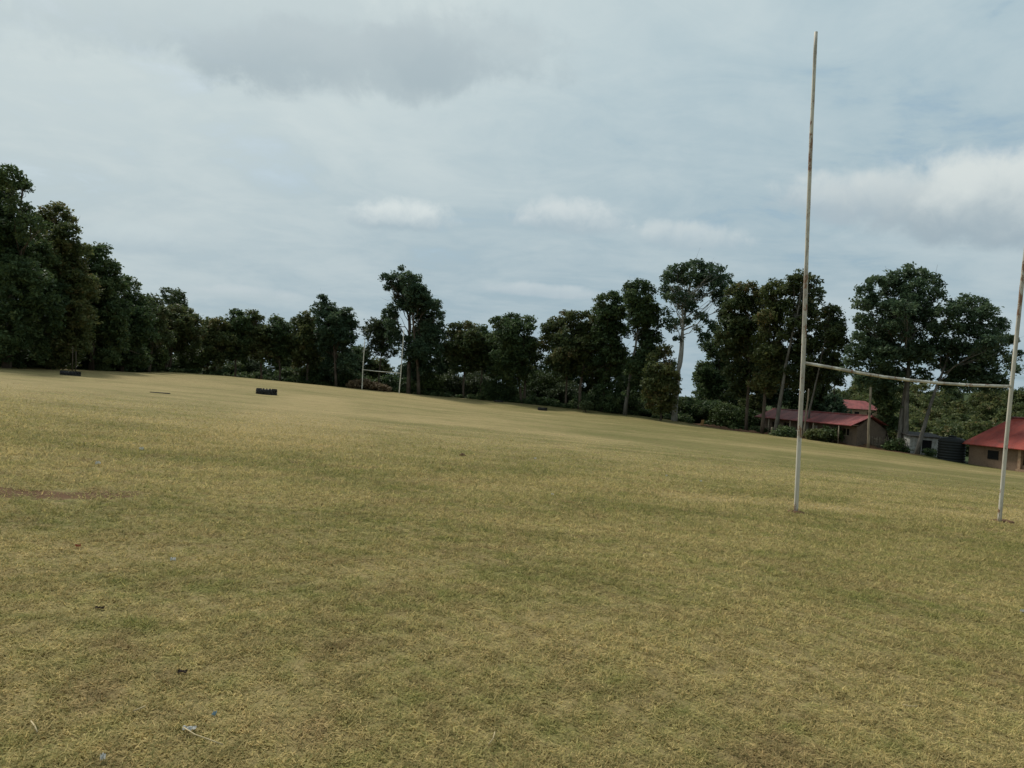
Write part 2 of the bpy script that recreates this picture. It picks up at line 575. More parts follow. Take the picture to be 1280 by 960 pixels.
# ------------------------------------------------------------------ near grass: short dry blades
def grass():
    n = 2100000
    u = rng.random(n)
    y = 2.3 * (44 / 2.3) ** (u ** 1.12)            # denser close to the viewer
    hw = y * .76 + 1.4
    x = (rng.random(n) * 2 - 1) * hw
    # clumping
    k = np.sin(x * 9 + 2 * np.sin(y * 5)) * np.sin(y * 8 + 2 * np.sin(x * 6)) + .7 * np.sin(x * 23 + 1.3) * np.sin(y * 21)
    keep = rng.random(n) < np.clip(.62 + .30 * k, .25, 1) * (1 - smooth(9, 44, y))
    bare = np.zeros(n)
    for q_, w_, s_ in STROKES:
        bare = np.maximum(bare, s_ * .88 * (1 - smooth(w_ * .15, w_, seg_dist(x, y, q_) + .35 * w_ * (np.sin(x * 3.1 + 2 * np.sin(y * 2.3)) + np.sin(x * 7.7 + y * 5)))))
    keep &= rng.random(n) > bare * 1.05
    x, y, k = x[keep], y[keep], k[keep]; n = len(x)
    z = ground(x, y) - .003
    s = np.clip(y / 5.0, .8, 3.4) ** .75
    L = (.020 + .045 * rng.random(n) ** 2.0) * s * (1 + .18 * k)
    wdt = (.0017 + .0018 * rng.random(n)) * s * 1.2
    az = rng.random(n) * 2 * np.pi
    el = np.radians(3 + 50 * rng.random(n) ** 1.9)
    d = np.stack([np.cos(az) * np.cos(el), np.sin(az) * np.cos(el), np.sin(el)], 1)
    side = np.stack([-np.sin(az), np.cos(az), rng.normal(0, .35, n)], 1)
    b = np.stack([x, y, z + .012 * rng.random(n) * (el < .35)], 1)
    t = b + d * L[:, None]
    w = side * wdt[:, None]
    V = np.stack([b - w * .7, t - w * .12, t + w * .12, b + w], 1)
    V[:, 3] = b + d * (L * .3)[:, None] + w
    V[:, 0] = b + d * (L * .3)[:, None] - w
    V = np.stack([b, V[:, 3], t, V[:, 0]], 1).reshape(-1, 3)
    me = from_arrays('grass', V, np.arange(n * 4).reshape(-1, 4), rng.random(n))
    wv = np.zeros(n)
    for q_, w_, s_ in WORN:
        wv = np.maximum(wv, s_ * (1 - smooth(w_ * .3, w_, seg_dist(x, y, q_))))
    a = me.attributes.new('worn', 'FLOAT', 'FACE'); a.data.foreach_set('value', wv.astype(np.float32))
    o = link('grass', me, M['blade'])
    tag(o, 'short dry yellow and green grass blades on the near pitch', 'grass', kind='stuff')


grass()

# ------------------------------------------------------------------ foliage
def leaf_cloud(centres, rads, leaf, dens=1.0, flat=.85, seed=0, tuft=.45, drop=0.0, tone=0.0):
    """leaf-sized faces gathered in tufts over and inside uneven lobes; coordinates local"""
    g = np.random.default_rng(seed)
    P, T = [], []
    for c, r in zip(centres, rads):
        nt_ = max(6, int(10.5 * dens * (r / tuft) ** 2 * .62))
        dr = g.normal(size=(nt_, 3)); dr /= np.linalg.norm(dr, axis=1)[:, None]
        dr[:, 2] = np.where((dr[:, 2] < -.35) & (g.random(nt_) < .55), -dr[:, 2], dr[:, 2])
        rr = r * (.42 + .62 * g.random(nt_) ** .55)
        # lumpy radius: a few random bulges
        for _ in range(4):
            ax = g.normal(size=3); ax /= np.linalg.norm(ax)
            rr *= 1 + .20 * np.maximum(0, dr @ ax) ** 3 * g.choice([-1, 1.15])
        tc = c + dr * rr[:, None] * np.array([1, 1, flat])
        lobe_t = g.normal(0, .10)
        k = g.integers(15, 26, nt_)
        idx = np.repeat(np.arange(nt_), k)
        off = np.clip(g.normal(size=(len(idx), 3)), -1.7, 1.7) * (tuft * np.array([.50, .50, .36]))
        P.append(tc[idx] + off)
        tt = (.40 + tone + lobe_t + g.normal(0, .13, nt_))[idx] + g.normal(0, .11, len(idx))
        T.append(tt)
    P = np.concatenate(P); T = np.concatenate(T) + .07
    if drop:
        kp = g.random(len(P)) > drop; P, T = P[kp], T[kp]
    n = len(P)
    nrm = g.normal(size=(n, 3)) * .75 + np.array([0, 0, .8]); nrm /= np.linalg.norm(nrm, axis=1)[:, None]
    a = np.cross(nrm, g.normal(size=(n, 3))); a /= np.linalg.norm(a, axis=1)[:, None] + 1e-9
    b = np.cross(nrm, a)
    L = leaf * (.65 + .7 * g.random(n))
    a = a * (L * .62)[:, None]; b = b * (L * .34)[:, None]
    fold = nrm * (L * .12)[:, None]
    V = np.stack([P - a, P + b + fold, P + a, P - b + fold], 1).reshape(-1, 3)
    F = np.arange(n * 4).reshape(-1, 4)
    return from_arrays('crown', V, F, np.clip(T, 0, 1))


def wander(p, q, n, amp, g):
    p, q = np.array(p, float), np.array(q, float)
    out = []
    off = np.zeros(3)
    for i in range(n + 1):
        t = i / n
        off = off + g.normal(0, amp / n, 3)
        out.append(p + (q - p) * t + off * math.sin(math.pi * min(1, t * 1.0)) * 1.2)
    out[-1] = q
    return out


TREES = []


def tree(name, label, base, lobes, leaf='leaf', bark='bark', rt=.2, trunks=1, dens=1.0, drop=0.0, size=None, cat='tree', tone=0.0,
         group=None, fork=None, spread=.55, tuft=None, fill=.7, split=None, partname=('trunk', 'crown')):
    px, py, d = base
    root = at(px, py, d)
    root.z = min(root.z, gz(root.x, root.y)) - .12
    seed = int(abs(px) * 31 + d * 7) + len(TREES)
    g = np.random.default_rng(seed)
    hw = max(1.0, (max(l[0] + l[2] for l in lobes) - min(l[0] - l[2] for l in lobes)) * d / FPX / 2)
    C, RR = [], []
    for (lx, ly, lr) in lobes:
        dy = g.uniform(-1, 1) * hw * spread
        q = at(lx, ly, d + dy)
        r = lr * (d + dy) / FPX * 1.10
        C.append(np.array(q - root)); RR.append(r)
    for _ in range(int(len(lobes) * fill)):
        i, j = g.integers(0, len(lobes), 2)
        f = g.uniform(.3, .7)
        if C[i][2] + C[j][2] > 2 * np.percentile([c[2] for c in C], 75): continue
        c = C[i] * f + C[j] * (1 - f); c[1] += g.uniform(-1, 1) * hw * spread
        C.append(c); RR.append((RR[i] + RR[j]) * .5)
    leaf_s = size or (.17 + .0014 * d)
    tf = tuft or (.34 + .0018 * d)
    e = empty(name, root, label=label, cat=cat, group=group)
    cm = leaf_cloud(C, RR, leaf_s, dens, .92, seed, tf, drop, tone)
    # trunk and limbs
    t = MB()
    top = np.array(C[int(np.argmax([c[2] for c in C]))])
    cen = np.mean(np.array(C), 0)
    crown_low = min(c[2] - r for c, r in zip(C, RR))
    H = top[2]
    fz_ = (fork if fork else max(.25 * H, min(.5 * H, crown_low + .1 * H)))
    order = sorted(range(len(C)), key=lambda i: -C[i][2])
    for k in range(trunks):
        b0 = np.array([g.normal(0, .5) * (trunks > 1), g.normal(0, .4) * (trunks > 1), 0])
        mine = [i for i in order if trunks == 1 or (C[i][0] > cen[0]) == (k == 0) or g.random() < .25]
        tip = C[mine[min(len(mine) - 1, k % 2)]].copy()
        tip[0] = tip[0] * .7 + cen[0] * .3
        n_ = 9
        lead = wander(b0, tip, n_, .9, g)
        lead = [p_ * np.array([1, 1, 1]) for p_ in lead]
        # stay over the foot low down, swing to the tip higher up
        for j, p_ in enumerate(lead):
            tt = j / n_
            p_[:2] = b0[:2] + (p_[:2] - b0[:2]) * (.55 + .45 * tt)
        if split and k > 0:
            j0 = int(split * n_)
            lead = [l0[j0] + (q_ - lead[j0]) if j < j0 + 1 else q_ for j, q_ in enumerate(lead)][j0:]
            lead = [l0[j0] * (1 - (j / (len(lead) - 1)) ** .7) + q_ * (j / (len(lead) - 1)) ** .7 for j, q_ in enumerate(lead)]
            lead = [np.array([np.interp(j / n_ * (len(lead) - 1), range(len(lead)), [q_[c_] for q_ in lead]) for c_ in range(3)]) for j in range(n_ + 1)]
        if k == 0: l0 = lead
        rr = [rt * (1.3 if j == 0 else 1.12 - .105 * j) * (.62 if split and k > 0 else 1) for j in range(n_ + 1)]
        t.tube(lead, rr, 9)
        for i in mine[:16]:
            tgt = C[i] + np.array([0, 0, RR[i] * .1])
            hd = np.linalg.norm((tgt - tip)[:2])
            za = tgt[2] - (.55 + .5 * g.random()) * np.linalg.norm((tgt - cen)[:2]) - .8
            za = max(fz_ * g.uniform(.9, 1.2), min(za, tip[2] * .8))
            za = min(za, tgt[2] - .6)
            if za < .15 * tip[2]: continue
            ft = float(np.clip(np.interp(za, [q_[2] for q_ in lead], range(n_ + 1)), 0, n_ - .01)); j = int(ft)
            st = lead[j] + (lead[j + 1] - lead[j]) * (ft - j)
            rs = (rr[j] + (rr[j + 1] - rr[j]) * (ft - j)) * g.uniform(.42, .62)
            mid = st * .5 + tgt * .5
            mid[2] += .06 * np.linalg.norm(tgt - st) * g.normal(0, 1)
            limb = [st] + wander(st, mid, 3, .45, g)[1:] + wander(mid, tgt, 3, .45, g)[1:]
            t.tube(limb, [rs * (1 - .13 * q) for q in range(len(limb))], 6)
            for _ in range(3):
                s0 = limb[g.integers(2, 5)]; e0 = tgt + g.normal(0, RR[i] * .7, 3)
                t.tube([s0, (s0 + e0) / 2 + g.normal(0, .15, 3), e0], [rs * .38, rs * .28, rs * .1], 5)
    t.build(partname[0], M[bark], e)
    link(partname[1], cm, M[leaf], e)
    TREES.append(e)
    return e


T_L = 'trees in the tall dark stand on the left'
T_F = 'trees along the far end of the pitch'
T_R = 'trees along the right side of the pitch'
tree('broadleaf_tree', 'tallest dark tree cut by the left edge of the photo', (8, 460, 68),
     [(8, 228, 20), (-16, 240, 26), (30, 235, 9), (-5, 275, 22), (4, 250, 15), (24, 262, 12), (-12, 262, 16), (38, 285, 16), (-20, 300, 32), (14, 310, 28), (42, 320, 24), (-10, 355, 34), (30, 360, 30), (5, 405, 34), (42, 402, 26), (-4, 434, 22), (34, 438, 20), (14, 446, 14)], 'leaf', rt=.32, group=T_L)
tree('broadleaf_tree', 'second tallest dark tree of the left stand, rounded top beside the tallest one', (62, 462, 74),
     [(72, 272, 17), (55, 282, 16), (84, 292, 14), (62, 312, 26), (88, 320, 20), (72, 348, 26), (95, 355, 18), (62, 385, 28), (90, 395, 22), (60, 420, 26), (92, 425, 20), (54, 443, 16), (86, 446, 15), (70, 450, 12)], 'leaf_olive', rt=.28, group=T_L)
tree('broadleaf_tree', 'green topped tree on the left rising behind the far left tyre', (114, 463, 82),
     [(124, 318, 13), (107, 324, 15), (136, 338, 13), (115, 350, 23), (142, 362, 15), (118, 382, 24), (145, 392, 17), (112, 415, 24), (140, 422, 18), (108, 444, 16), (136, 447, 14), (122, 452, 10)], 'leaf', rt=.26, tone=.06, group=T_L)
tree('broadleaf_tree', 'sloping shouldered tree where the left stand steps down towards the corner', (152, 463, 91),
     [(158, 358, 12), (147, 366, 13), (172, 378, 12), (156, 388, 18), (176, 396, 13), (158, 412, 20), (178, 418, 14), (155, 434, 18), (148, 451, 11), (172, 450, 12)], 'leaf', rt=.2, group=T_L)
tree('broadleaf_tree', 'low dark tree between the left stand and the rusty topped tree', (186, 464, 102),
     [(192, 380, 9), (182, 388, 12), (200, 392, 10), (190, 405, 15), (178, 415, 13), (200, 420, 12), (186, 434, 14)], 'leaf_rust', rt=.2, group=T_L)
tree('feathery_tree', 'thin pale feathery crown poking up behind the rusty topped tree', (217, 462, 150),
     [(209, 366, 7), (221, 369, 8), (213, 378, 10), (224, 384, 8)], 'leaf_pale', rt=.2, dens=.8, drop=.35, group=T_F)
tree('broadleaf_tree', 'rusty topped tree with two thin trunks at the far left corner', (213, 465, 111),
     [(205, 396, 9), (218, 395, 12), (232, 397, 12), (242, 404, 10), (210, 410, 13), (226, 415, 16), (243, 418, 11), (205, 428, 12), (236, 432, 12), (218, 434, 10)], 'leaf_rust', rt=.2, trunks=2, tone=.1, fork=3.4, group=T_F)
tree('broadleaf_tree', 'squat tree just right of the rusty topped tree, flat crown', (268, 469, 117),
     [(261, 408, 9), (274, 406, 9), (284, 412, 8), (268, 420, 13), (256, 424, 9), (282, 428, 11), (266, 436, 13), (266, 452, 12)], 'leaf_olive', rt=.16, group=T_F)
tree('broadleaf_tree', 'tree with one pointed tip behind and left of the nearer tractor tyre', (294, 472, 119),
     [(297, 394, 8), (289, 404, 9), (303, 406, 10), (296, 420, 14), (307, 430, 11), (288, 432, 11), (298, 444, 11)], 'leaf', rt=.16, group=T_F)
tree('broadleaf_tree', 'twin tipped tree standing straight behind the nearer tractor tyre', (327, 475, 120),
     [(315, 394, 6), (321, 402, 8), (318, 414, 12), (331, 416, 10), (325, 430, 14), (314, 436, 11), (330, 444, 11)], 'leaf_olive', rt=.16, group=T_F)
tree('broadleaf_tree', 'small dark tree right of the twin tipped tree', (350, 477, 121),
     [(345, 403, 7), (355, 409, 8), (347, 418, 12), (358, 424, 10), (350, 436, 13), (345, 450, 10)], 'leaf', rt=.16, group=T_F)
tree('broadleaf_tree', 'pyramid shaped tree left of the two headed tree at the far end', (384, 480, 122),
     [(380, 397, 7), (373, 406, 9), (388, 408, 10), (378, 420, 14), (393, 424, 10), (368, 430, 10), (382, 438, 15), (380, 456, 13), (394, 452, 10)], 'leaf_olive', rt=.18, group=T_F)
tree('broadleaf_tree', 'two headed dark tree left of the far goal', (424, 483, 119),
     [(402, 375, 7), (397, 386, 7), (409, 385, 9), (416, 394, 9), (405, 400, 11), (433, 392, 8), (430, 403, 11), (439, 408, 7), (416, 418, 11), (432, 424, 12), (410, 434, 13), (426, 442, 14), (418, 460, 15), (438, 455, 11)], 'leaf_blue', rt=.18, trunks=2, group=T_F)
tree('broadleaf_tree', 'open crowned lighter tree behind the left upright of the far goal', (472, 487, 126),
     [(466, 406, 7), (458, 413, 6), (476, 407, 8), (487, 405, 9), (466, 420, 10), (482, 420, 12), (474, 436, 8), (488, 440, 9), (462, 440, 6)], 'leaf_pale', rt=.16, tone=-.25, dens=.8, drop=.15, group=T_F)
tree('broadleaf_tree', 'tall leaning crown with a notch, beside the right upright of the far goal', (519, 494, 119),
     [(502, 337, 3), (484, 349, 7), (496, 349, 8), (508, 348, 8), (519, 352, 8), (489, 361, 8), (502, 363, 10), (517, 366, 12), (530, 370, 9), (498, 374, 7), (524, 382, 13), (539, 384, 10), (513, 384, 8), (545, 396, 9), (530, 400, 13), (493, 396, 7), (489, 407, 8), (549, 408, 7), (492, 420, 11), (524, 420, 12), (540, 420, 12), (528, 440, 14), (512, 444, 9), (545, 440, 10), (524, 462, 15), (545, 460, 11)], 'leaf_blue', rt=.26, trunks=3, spread=.4, group=T_F)
tree('broadleaf_tree', 'brownish round tree right of the notched tall tree', (579, 498, 121),
     [(570, 412, 8), (583, 410, 8), (592, 418, 7), (564, 422, 9), (577, 424, 12), (590, 432, 10), (568, 440, 12), (583, 446, 12), (574, 460, 10), (594, 426, 9), (561, 438, 9), (590, 458, 10)], 'leaf_rust', rt=.16, group=T_F)
tree('broadleaf_tree', 'narrow dark tree wedged between the brownish round tree and the broad spiky tree', (600, 499, 123),
     [(602, 411, 6), (607, 421, 8), (600, 430, 10), (608, 440, 9), (602, 452, 10), (594, 418, 7), (613, 428, 9), (592, 442, 9), (614, 446, 9)], 'leaf', rt=.14, group=T_F)
tree('broadleaf_tree', 'broad spiky topped tree near the middle of the far row', (657, 504, 118),
     [(620, 402, 6), (631, 400, 6), (641, 397, 6), (652, 401, 6), (662, 401, 6), (625, 412, 10), (643, 412, 12), (660, 414, 9), (622, 430, 12), (640, 434, 14), (657, 432, 11), (628, 450, 13), (650, 452, 14), (665, 446, 7), (640, 470, 14), (616, 424, 8), (668, 434, 8), (670, 450, 8), (620, 466, 10), (660, 470, 10)], 'leaf', rt=.2, trunks=2, tone=.04, group=T_F)
tree('broadleaf_tree', 'brown tinged tree with one thin bare trunk left of the dark pair', (707, 509, 114),
     [(683, 411, 7), (694, 404, 8), (706, 398, 9), (718, 397, 9), (680, 424, 6), (700, 414, 12), (718, 412, 12), (706, 432, 14), (724, 430, 12), (694, 440, 8), (714, 450, 14), (704, 465, 11), (678, 436, 6), (690, 428, 8), (688, 455, 9), (724, 458, 11), (726, 412, 9)], 'leaf_rust', rt=.16, group=T_R)
tree('broadleaf_tree', 'dark tree with a thick short trunk behind the small flat tyre', (724, 511, 112),
     [(735, 396, 7), (745, 402, 8), (736, 412, 12), (748, 420, 12), (732, 434, 13), (746, 440, 14), (736, 458, 13), (752, 462, 11)], 'leaf_olive', rt=.24, tone=-.08, group=T_R)
tree('broadleaf_tree', 'tall dark tree with a stepped left shoulder, left of the grey trunked one', (752, 514, 110),
     [(753, 376, 7), (765, 373, 8), (775, 378, 7), (756, 390, 11), (770, 394, 13), (757, 410, 13), (774, 416, 12), (760, 432, 15), (772, 448, 14), (754, 454, 13), (766, 472, 15), (758, 490, 13)], 'leaf', rt=.22, group=T_R)
tree('broadleaf_tree', 'tall dark tree with a leaning grey trunk and sky gaps, left of the palest trunk', (781, 518, 106),
     [(788, 362, 9), (800, 358, 9), (810, 364, 8), (792, 376, 12), (808, 380, 12), (818, 390, 8), (798, 396, 13), (814, 406, 12), (790, 406, 7), (804, 420, 10), (818, 428, 11), (810, 446, 14), (795, 462, 13), (800, 486, 15)], 'leaf', bark='bark_grey', rt=.25, group=T_R)
tree('pale_trunk_tree', 'tall tree with a long whitish trunk, bare limbs and a rounded high crown', (855, 528, 104),
     [(870, 335, 10), (858, 338, 9), (845, 341, 11), (833, 350, 9), (883, 338, 10), (895, 343, 10), (906, 352, 9), (850, 354, 11), (866, 352, 12), (884, 355, 12), (898, 360, 9), (830, 362, 6), (838, 374, 8), (852, 372, 7), (903, 368, 6), (874, 370, 6), (832, 390, 6), (836, 402, 6), (846, 404, 5), (880, 398, 6), (872, 412, 5), (888, 404, 4), (848, 424, 4), (903, 382, 8), (896, 372, 8), (842, 366, 8), (881, 424, 8), (892, 412, 7), (840, 412, 6), (860, 402, 4)], 'leaf_blue', bark='bark_pale', rt=.36, trunks=2, split=.36, dens=.8, fork=9.0, spread=.45, fill=.25, group=T_R)
tree('broadleaf_tree', 'low dark spreading tree behind the pale trunk, right of it', (905, 536, 112),
     [(893, 426, 11), (905, 434, 12), (884, 436, 8), (896, 448, 11), (882, 462, 10), (904, 462, 11), (890, 480, 12), (908, 488, 12), (880, 492, 11)], 'leaf', rt=.18, dens=.9, group=T_R)
tree('small_tree', 'olive shrubby tree full to the ground left of the pale trunk', (826, 525, 101),
     [(820, 447, 8), (832, 440, 8), (838, 456, 8), (817, 462, 10), (830, 466, 12), (842, 474, 8), (818, 482, 12), (834, 488, 12), (822, 502, 14), (838, 506, 10)], 'leaf_olive', rt=.12, tone=.08, cat='tree', group=T_R)
tree('broadleaf_tree', 'brown topped tree with a crooked low branch right of the pale trunk', (933, 541, 96),
     [(915, 368, 8), (926, 363, 9), (938, 362, 9), (949, 369, 8), (911, 382, 8), (924, 382, 13), (942, 384, 13), (914, 402, 10), (932, 404, 14), (950, 404, 10), (918, 422, 12), (938, 428, 13), (912, 444, 12), (930, 450, 14), (916, 468, 13), (940, 466, 12), (930, 486, 12), (948, 440, 11), (906, 398, 9), (903, 424, 10), (908, 410, 9), (918, 490, 10), (945, 484, 9)], 'leaf_rust', rt=.2, tone=.02, group=T_R)
tree('broadleaf_tree', 'tree in front of the long maroon roof, its straight trunk left of a leaning one', (952, 546, 92),
     [(958, 366, 8), (968, 360, 9), (976, 368, 8), (962, 380, 12), (975, 386, 10), (958, 400, 12), (972, 406, 11), (955, 424, 11), (968, 434, 9), (953, 448, 12), (966, 464, 12), (952, 478, 12), (972, 450, 10), (962, 490, 9), (976, 478, 9)], 'leaf_olive', rt=.22, bark='bark', group=T_R)
tree('broadleaf_tree', 'tall brownish tree directly behind the near goal upright, trunk leaning', (969, 546, 90),
     [(990, 352, 8), (1002, 347, 8), (1013, 353, 9), (985, 366, 11), (1000, 366, 13), (1015, 370, 11), (988, 386, 11), (1006, 388, 13), (1020, 396, 9), (995, 406, 12), (1012, 414, 12), (984, 416, 6), (1004, 434, 10), (1018, 440, 11), (1000, 458, 10), (984, 468, 9), (1012, 470, 12), (990, 446, 8), (998, 482, 9), (1016, 488, 8)], 'leaf_rust', bark='bark_grey', rt=.24, tone=-.05, group=T_R)
tree('broadleaf_tree', 'shorter ragged tree right of the near goal upright over the maroon roof', (1008, 548, 88),
     [(1034, 386, 6), (1043, 390, 7), (1028, 398, 9), (1046, 402, 9), (1036, 412, 12), (1050, 418, 8), (1030, 428, 12), (1046, 436, 12), (1034, 450, 12), (1050, 456, 9), (1028, 470, 11), (1042, 476, 10)], 'leaf_rust', bark='bark_grey', rt=.14, tone=-.1, group=T_R)
tree('broadleaf_tree', 'big broad green tree with a double grey trunk behind the near crossbar', (1129, 563, 80),
     [(1140, 341, 9), (1127, 345, 9), (1153, 346, 10), (1110, 352, 11), (1166, 354, 10), (1095, 358, 11), (1082, 366, 10), (1120, 364, 15), (1145, 366, 15), (1172, 370, 10), (1075, 382, 9), (1095, 384, 15), (1122, 390, 16), (1150, 390, 15), (1172, 392, 9), (1078, 404, 12), (1102, 412, 14), (1132, 416, 12), (1072, 424, 8), (1088, 434, 12), (1112, 442, 11), (1145, 424, 9), (1078, 452, 9), (1098, 460, 11), (1120, 468, 9), (1166, 412, 11), (1160, 434, 10), (1076, 472, 9), (1096, 482, 9), (1140, 452, 9), (1070, 440, 11), (1064, 458, 10), (1130, 445, 12), (1155, 450, 11), (1084, 476, 11), (1110, 482, 10), (1130, 470, 10)], 'leaf_blue', bark='bark_grey', rt=.26, trunks=2, dens=1.0, tone=.12, group=T_R)
tree('broadleaf_tree', 'wide low crowned tree over the water tank, trunk leaning right', (1146, 568, 77),
     [(1196, 382, 9), (1210, 377, 9), (1224, 381, 9), (1238, 390, 10), (1184, 390, 11), (1205, 396, 14), (1228, 402, 14), (1250, 408, 11), (1188, 412, 13), (1212, 420, 14), (1240, 424, 13), (1260, 428, 9), (1178, 432, 11), (1200, 442, 12), (1226, 446, 13), (1252, 450, 11), (1272, 444, 6), (1180, 456, 10), (1210, 464, 10), (1240, 468, 8), (1190, 476, 7), (1168, 414, 10), (1164, 444, 9), (1212, 486, 8), (1250, 474, 7), (1228, 484, 7), (1195, 470, 11), (1225, 476, 11), (1180, 480, 9), (1245, 482, 8), (1265, 464, 8), (1155, 468, 9)], 'leaf_blue', bark='bark_grey', rt=.20, trunks=1, tone=.05, dens=.95, group=T_R)
tree('small_tree', 'dark drooping small tree between the maroon shed and the grey double trunk', (1110, 562, 82),
     [(1103, 482, 9), (1114, 490, 10), (1100, 500, 10), (1112, 508, 11), (1106, 522, 10), (1116, 530, 8)], 'leaf', rt=.1, group=T_R)

# bushes between and under the trees -------------------------------------------------
T_B = 'bushes under the trees round the pitch'


def bush(label, px, py, d, w, h, leaf='leaf_bush', tone=0.0, dens=.9, cat='bush', group=T_B):
    g = np.random.default_rng(int(px * 13 + d))
    lobes = []
    k = max(4, int(w / 9) + 3)
    for i in range(k):
        f = (i + .5) / k * 2 - 1
        rr = h * g.uniform(.26, .40)
        lobes.append((px + f * (w * .5 - rr * .6), py - rr * .75 - g.random() * (h - 1.8 * rr) * (1 - f * f * .5), rr))
    return tree('bush', label, (px, py, d), lobes, leaf, rt=.06, dens=dens, tone=tone, cat=cat, group=group, spread=.5, size=.24, partname=('stem', 'foliage'))


bush('lighter green bush glowing under the rusty topped tree at the far left corner', 184, 463, 106, 44, 40)
bush('rounded green bush right of the two thin trunks at the far left corner', 240, 466, 116, 40, 36, tone=-.08)
bush('low bright green plants behind the left far row, right of the squat tree trunk', 283, 470, 126, 46, 17, tone=.12)
bush('grey green bush straight behind the nearer tractor tyre', 308, 474, 128, 46, 30, 'leaf_pale', tone=-.28)
bush('dark bush low between the two headed tree and the pyramid shaped tree', 402, 482, 125, 66, 34, 'leaf')
bush('dark bush under the two headed tree beside the dry brown brush', 440, 484, 121, 42, 24, 'leaf')
bush('pale green bush at the foot of the notched tall tree', 536, 495, 123, 44, 34, tone=-.05)
bush('pale leafy bush under the brownish round tree', 566, 497, 126, 36, 32, 'leaf_pale', tone=-.15)
bush('pale leafy bush right of the trunk of the brownish round tree', 596, 499, 127, 42, 36, 'leaf_pale', tone=-.2)
bush('dark bush hugging the ground left of the double trunk in the middle', 622, 502, 120, 44, 32, 'leaf')
bush('wide pale green thicket in the bright gap near the middle of the row', 684, 506, 124, 56, 44, 'leaf_bush', tone=-.12)
bush('upright green bush behind the thin bare trunk', 700, 507, 121, 40, 34, 'leaf_pale', tone=-.22)
bush('dark green bush at the foot of the stepped shoulder tree', 744, 515, 113, 50, 24, 'leaf')
bush('dark bush covering the roots of the leaning grey trunk', 775, 519, 110, 52, 30, 'leaf')
bush('fresh green bush right up against the base of the pale trunk', 838, 525, 110, 50, 34, 'leaf_bush', tone=-.2)
bush('bright green bush left of the crooked branch tree', 912, 538, 102, 46, 38, 'leaf_bush', tone=-.05)
bush('shadowy bush beside the orange stump', 890, 533, 106, 44, 34, 'leaf')
bush('green bush at the left end of the long maroon shed', 930, 541, 101, 34, 34, 'leaf_bush', tone=-.1)
bush('dark low shrub in front of the long maroon shed near the leaning trunks', 982, 548, 85, 34, 15, 'leaf')
bush('leafy shrub under the maroon eave just right of the slim leaning pole', 1020, 553, 83, 24, 18, 'leaf_olive')
bush('climbing green bush against the wall of the long maroon shed', 1040, 553, 83, 26, 22, 'leaf_bush', tone=-.22)
bush('small weedy bush at the foot of the double grey trunk', 1118, 564, 78.5, 30, 16, 'leaf_bush', tone=-.2)
bush('small pale sapling bush standing alone at the pitch edge', 733, 515, 107, 13, 15, 'leaf_pale', tone=-.1)

g = np.random.default_rng(31)
for k, (bx_, ty_, bd_, hw__) in enumerate([(205, 408, 128, 20), (248, 412, 134, 22), (285, 408, 136, 22), (322, 412, 137, 22), (362, 414, 139, 22), (400, 424, 138, 20), (440, 428, 139, 18),
        (470, 446, 141, 18), (515, 444, 138, 18), (552, 432, 139, 18), (588, 420, 138, 20), (613, 416, 137, 20), (640, 424, 136, 18), (668, 456, 133, 18), (702, 432, 130, 20), (728, 414, 128, 20), (750, 404, 126, 20),
        (778, 428, 124, 18), (800, 424, 122, 18), (818, 452, 120, 16), (880, 458, 122, 20), (915, 430, 118, 22), (945, 420, 114, 20), (972, 438, 112, 20), (998, 462, 112, 18), (1022, 440, 112, 18), (1046, 446, 108, 16)]):
    by_ = float(np.interp(bx_, [e_[0] for e_ in EDGE], [e_[1] for e_ in EDGE])) - 2
    lob = []
    for q in range(9):
        fy_ = g.uniform(0, 1); r_px = g.uniform(8, 12)
        lob.append((bx_ + g.uniform(-1, 1) * (hw__ - 4) * (.45 + .55 * math.sin(math.pi * min(1, .15 + fy_))), ty_ + r_px + fy_ * (by_ - 14 - ty_ - r_px), r_px))
    tree('background_tree', 'dark bushy tree filling a gap behind the front tree row', (bx_, by_, bd_), lob, ['leaf', 'leaf_olive', 'leaf_blue'][k % 3], rt=.15, tone=-.04, dens=.8, fill=.4,
         group='dark background trees behind the front row')

# dense dark undergrowth as a mass: nobody could count it
def mass(name, label, cat, spec, leaf, seed, leafsize, tuft, dens):
    g = np.random.default_rng(seed)
    C, RR = [], []
    for (x, y, z, r) in spec:
        C.append(np.array((x, y, z))); RR.append(r)
    me = leaf_cloud(C, RR, leafsize, dens, .8, seed, tuft)
    o = link(name, me, M[leaf]); tag(o, label, cat, kind='stuff')
    return o


g = np.random.default_rng(5)
sp = []
def strip(px0, px1, off0, off1, n, h0, h1):
    for _ in range(n):
        px = g.uniform(px0, px1)
        es = sorted(EDGE)
        d = float(np.interp(px, [e[0] for e in es], [e[2] for e in es])) + g.uniform(off0, off1)
        v = ray(px, 480); x = v.x / v.y * d
        h = g.uniform(h0, h1)
        r = h * g.uniform(.42, .6)
        sp.append((x, d, gz(x, d) + h - r, r))
strip(-120, 120, .8, 8, 90, 2.0, 6.5)
strip(100, 190, 1, 8, 50, 2.0, 5.0)
strip(180, 470, 6, 14, 60, 1.2, 3.0)
strip(470, 760, 7, 16, 60, 1.2, 3.2)
strip(750, 900, 4, 12, 46, 1.2, 4.2)
strip(250, 560, 1.5, 4, 50, .5, 1.3)
strip(-100, 870, .1, 1.6, 210, .18, .6)
strip(880, 1170, 2.5, 5, 60, .3, .8)
strip(600, 860, 1.5, 4, 60, .5, 1.4)
mass('undergrowth', 'dark tangled undergrowth behind the tree row', 'undergrowth', sp, 'leaf', 11, .30, .5, .8)

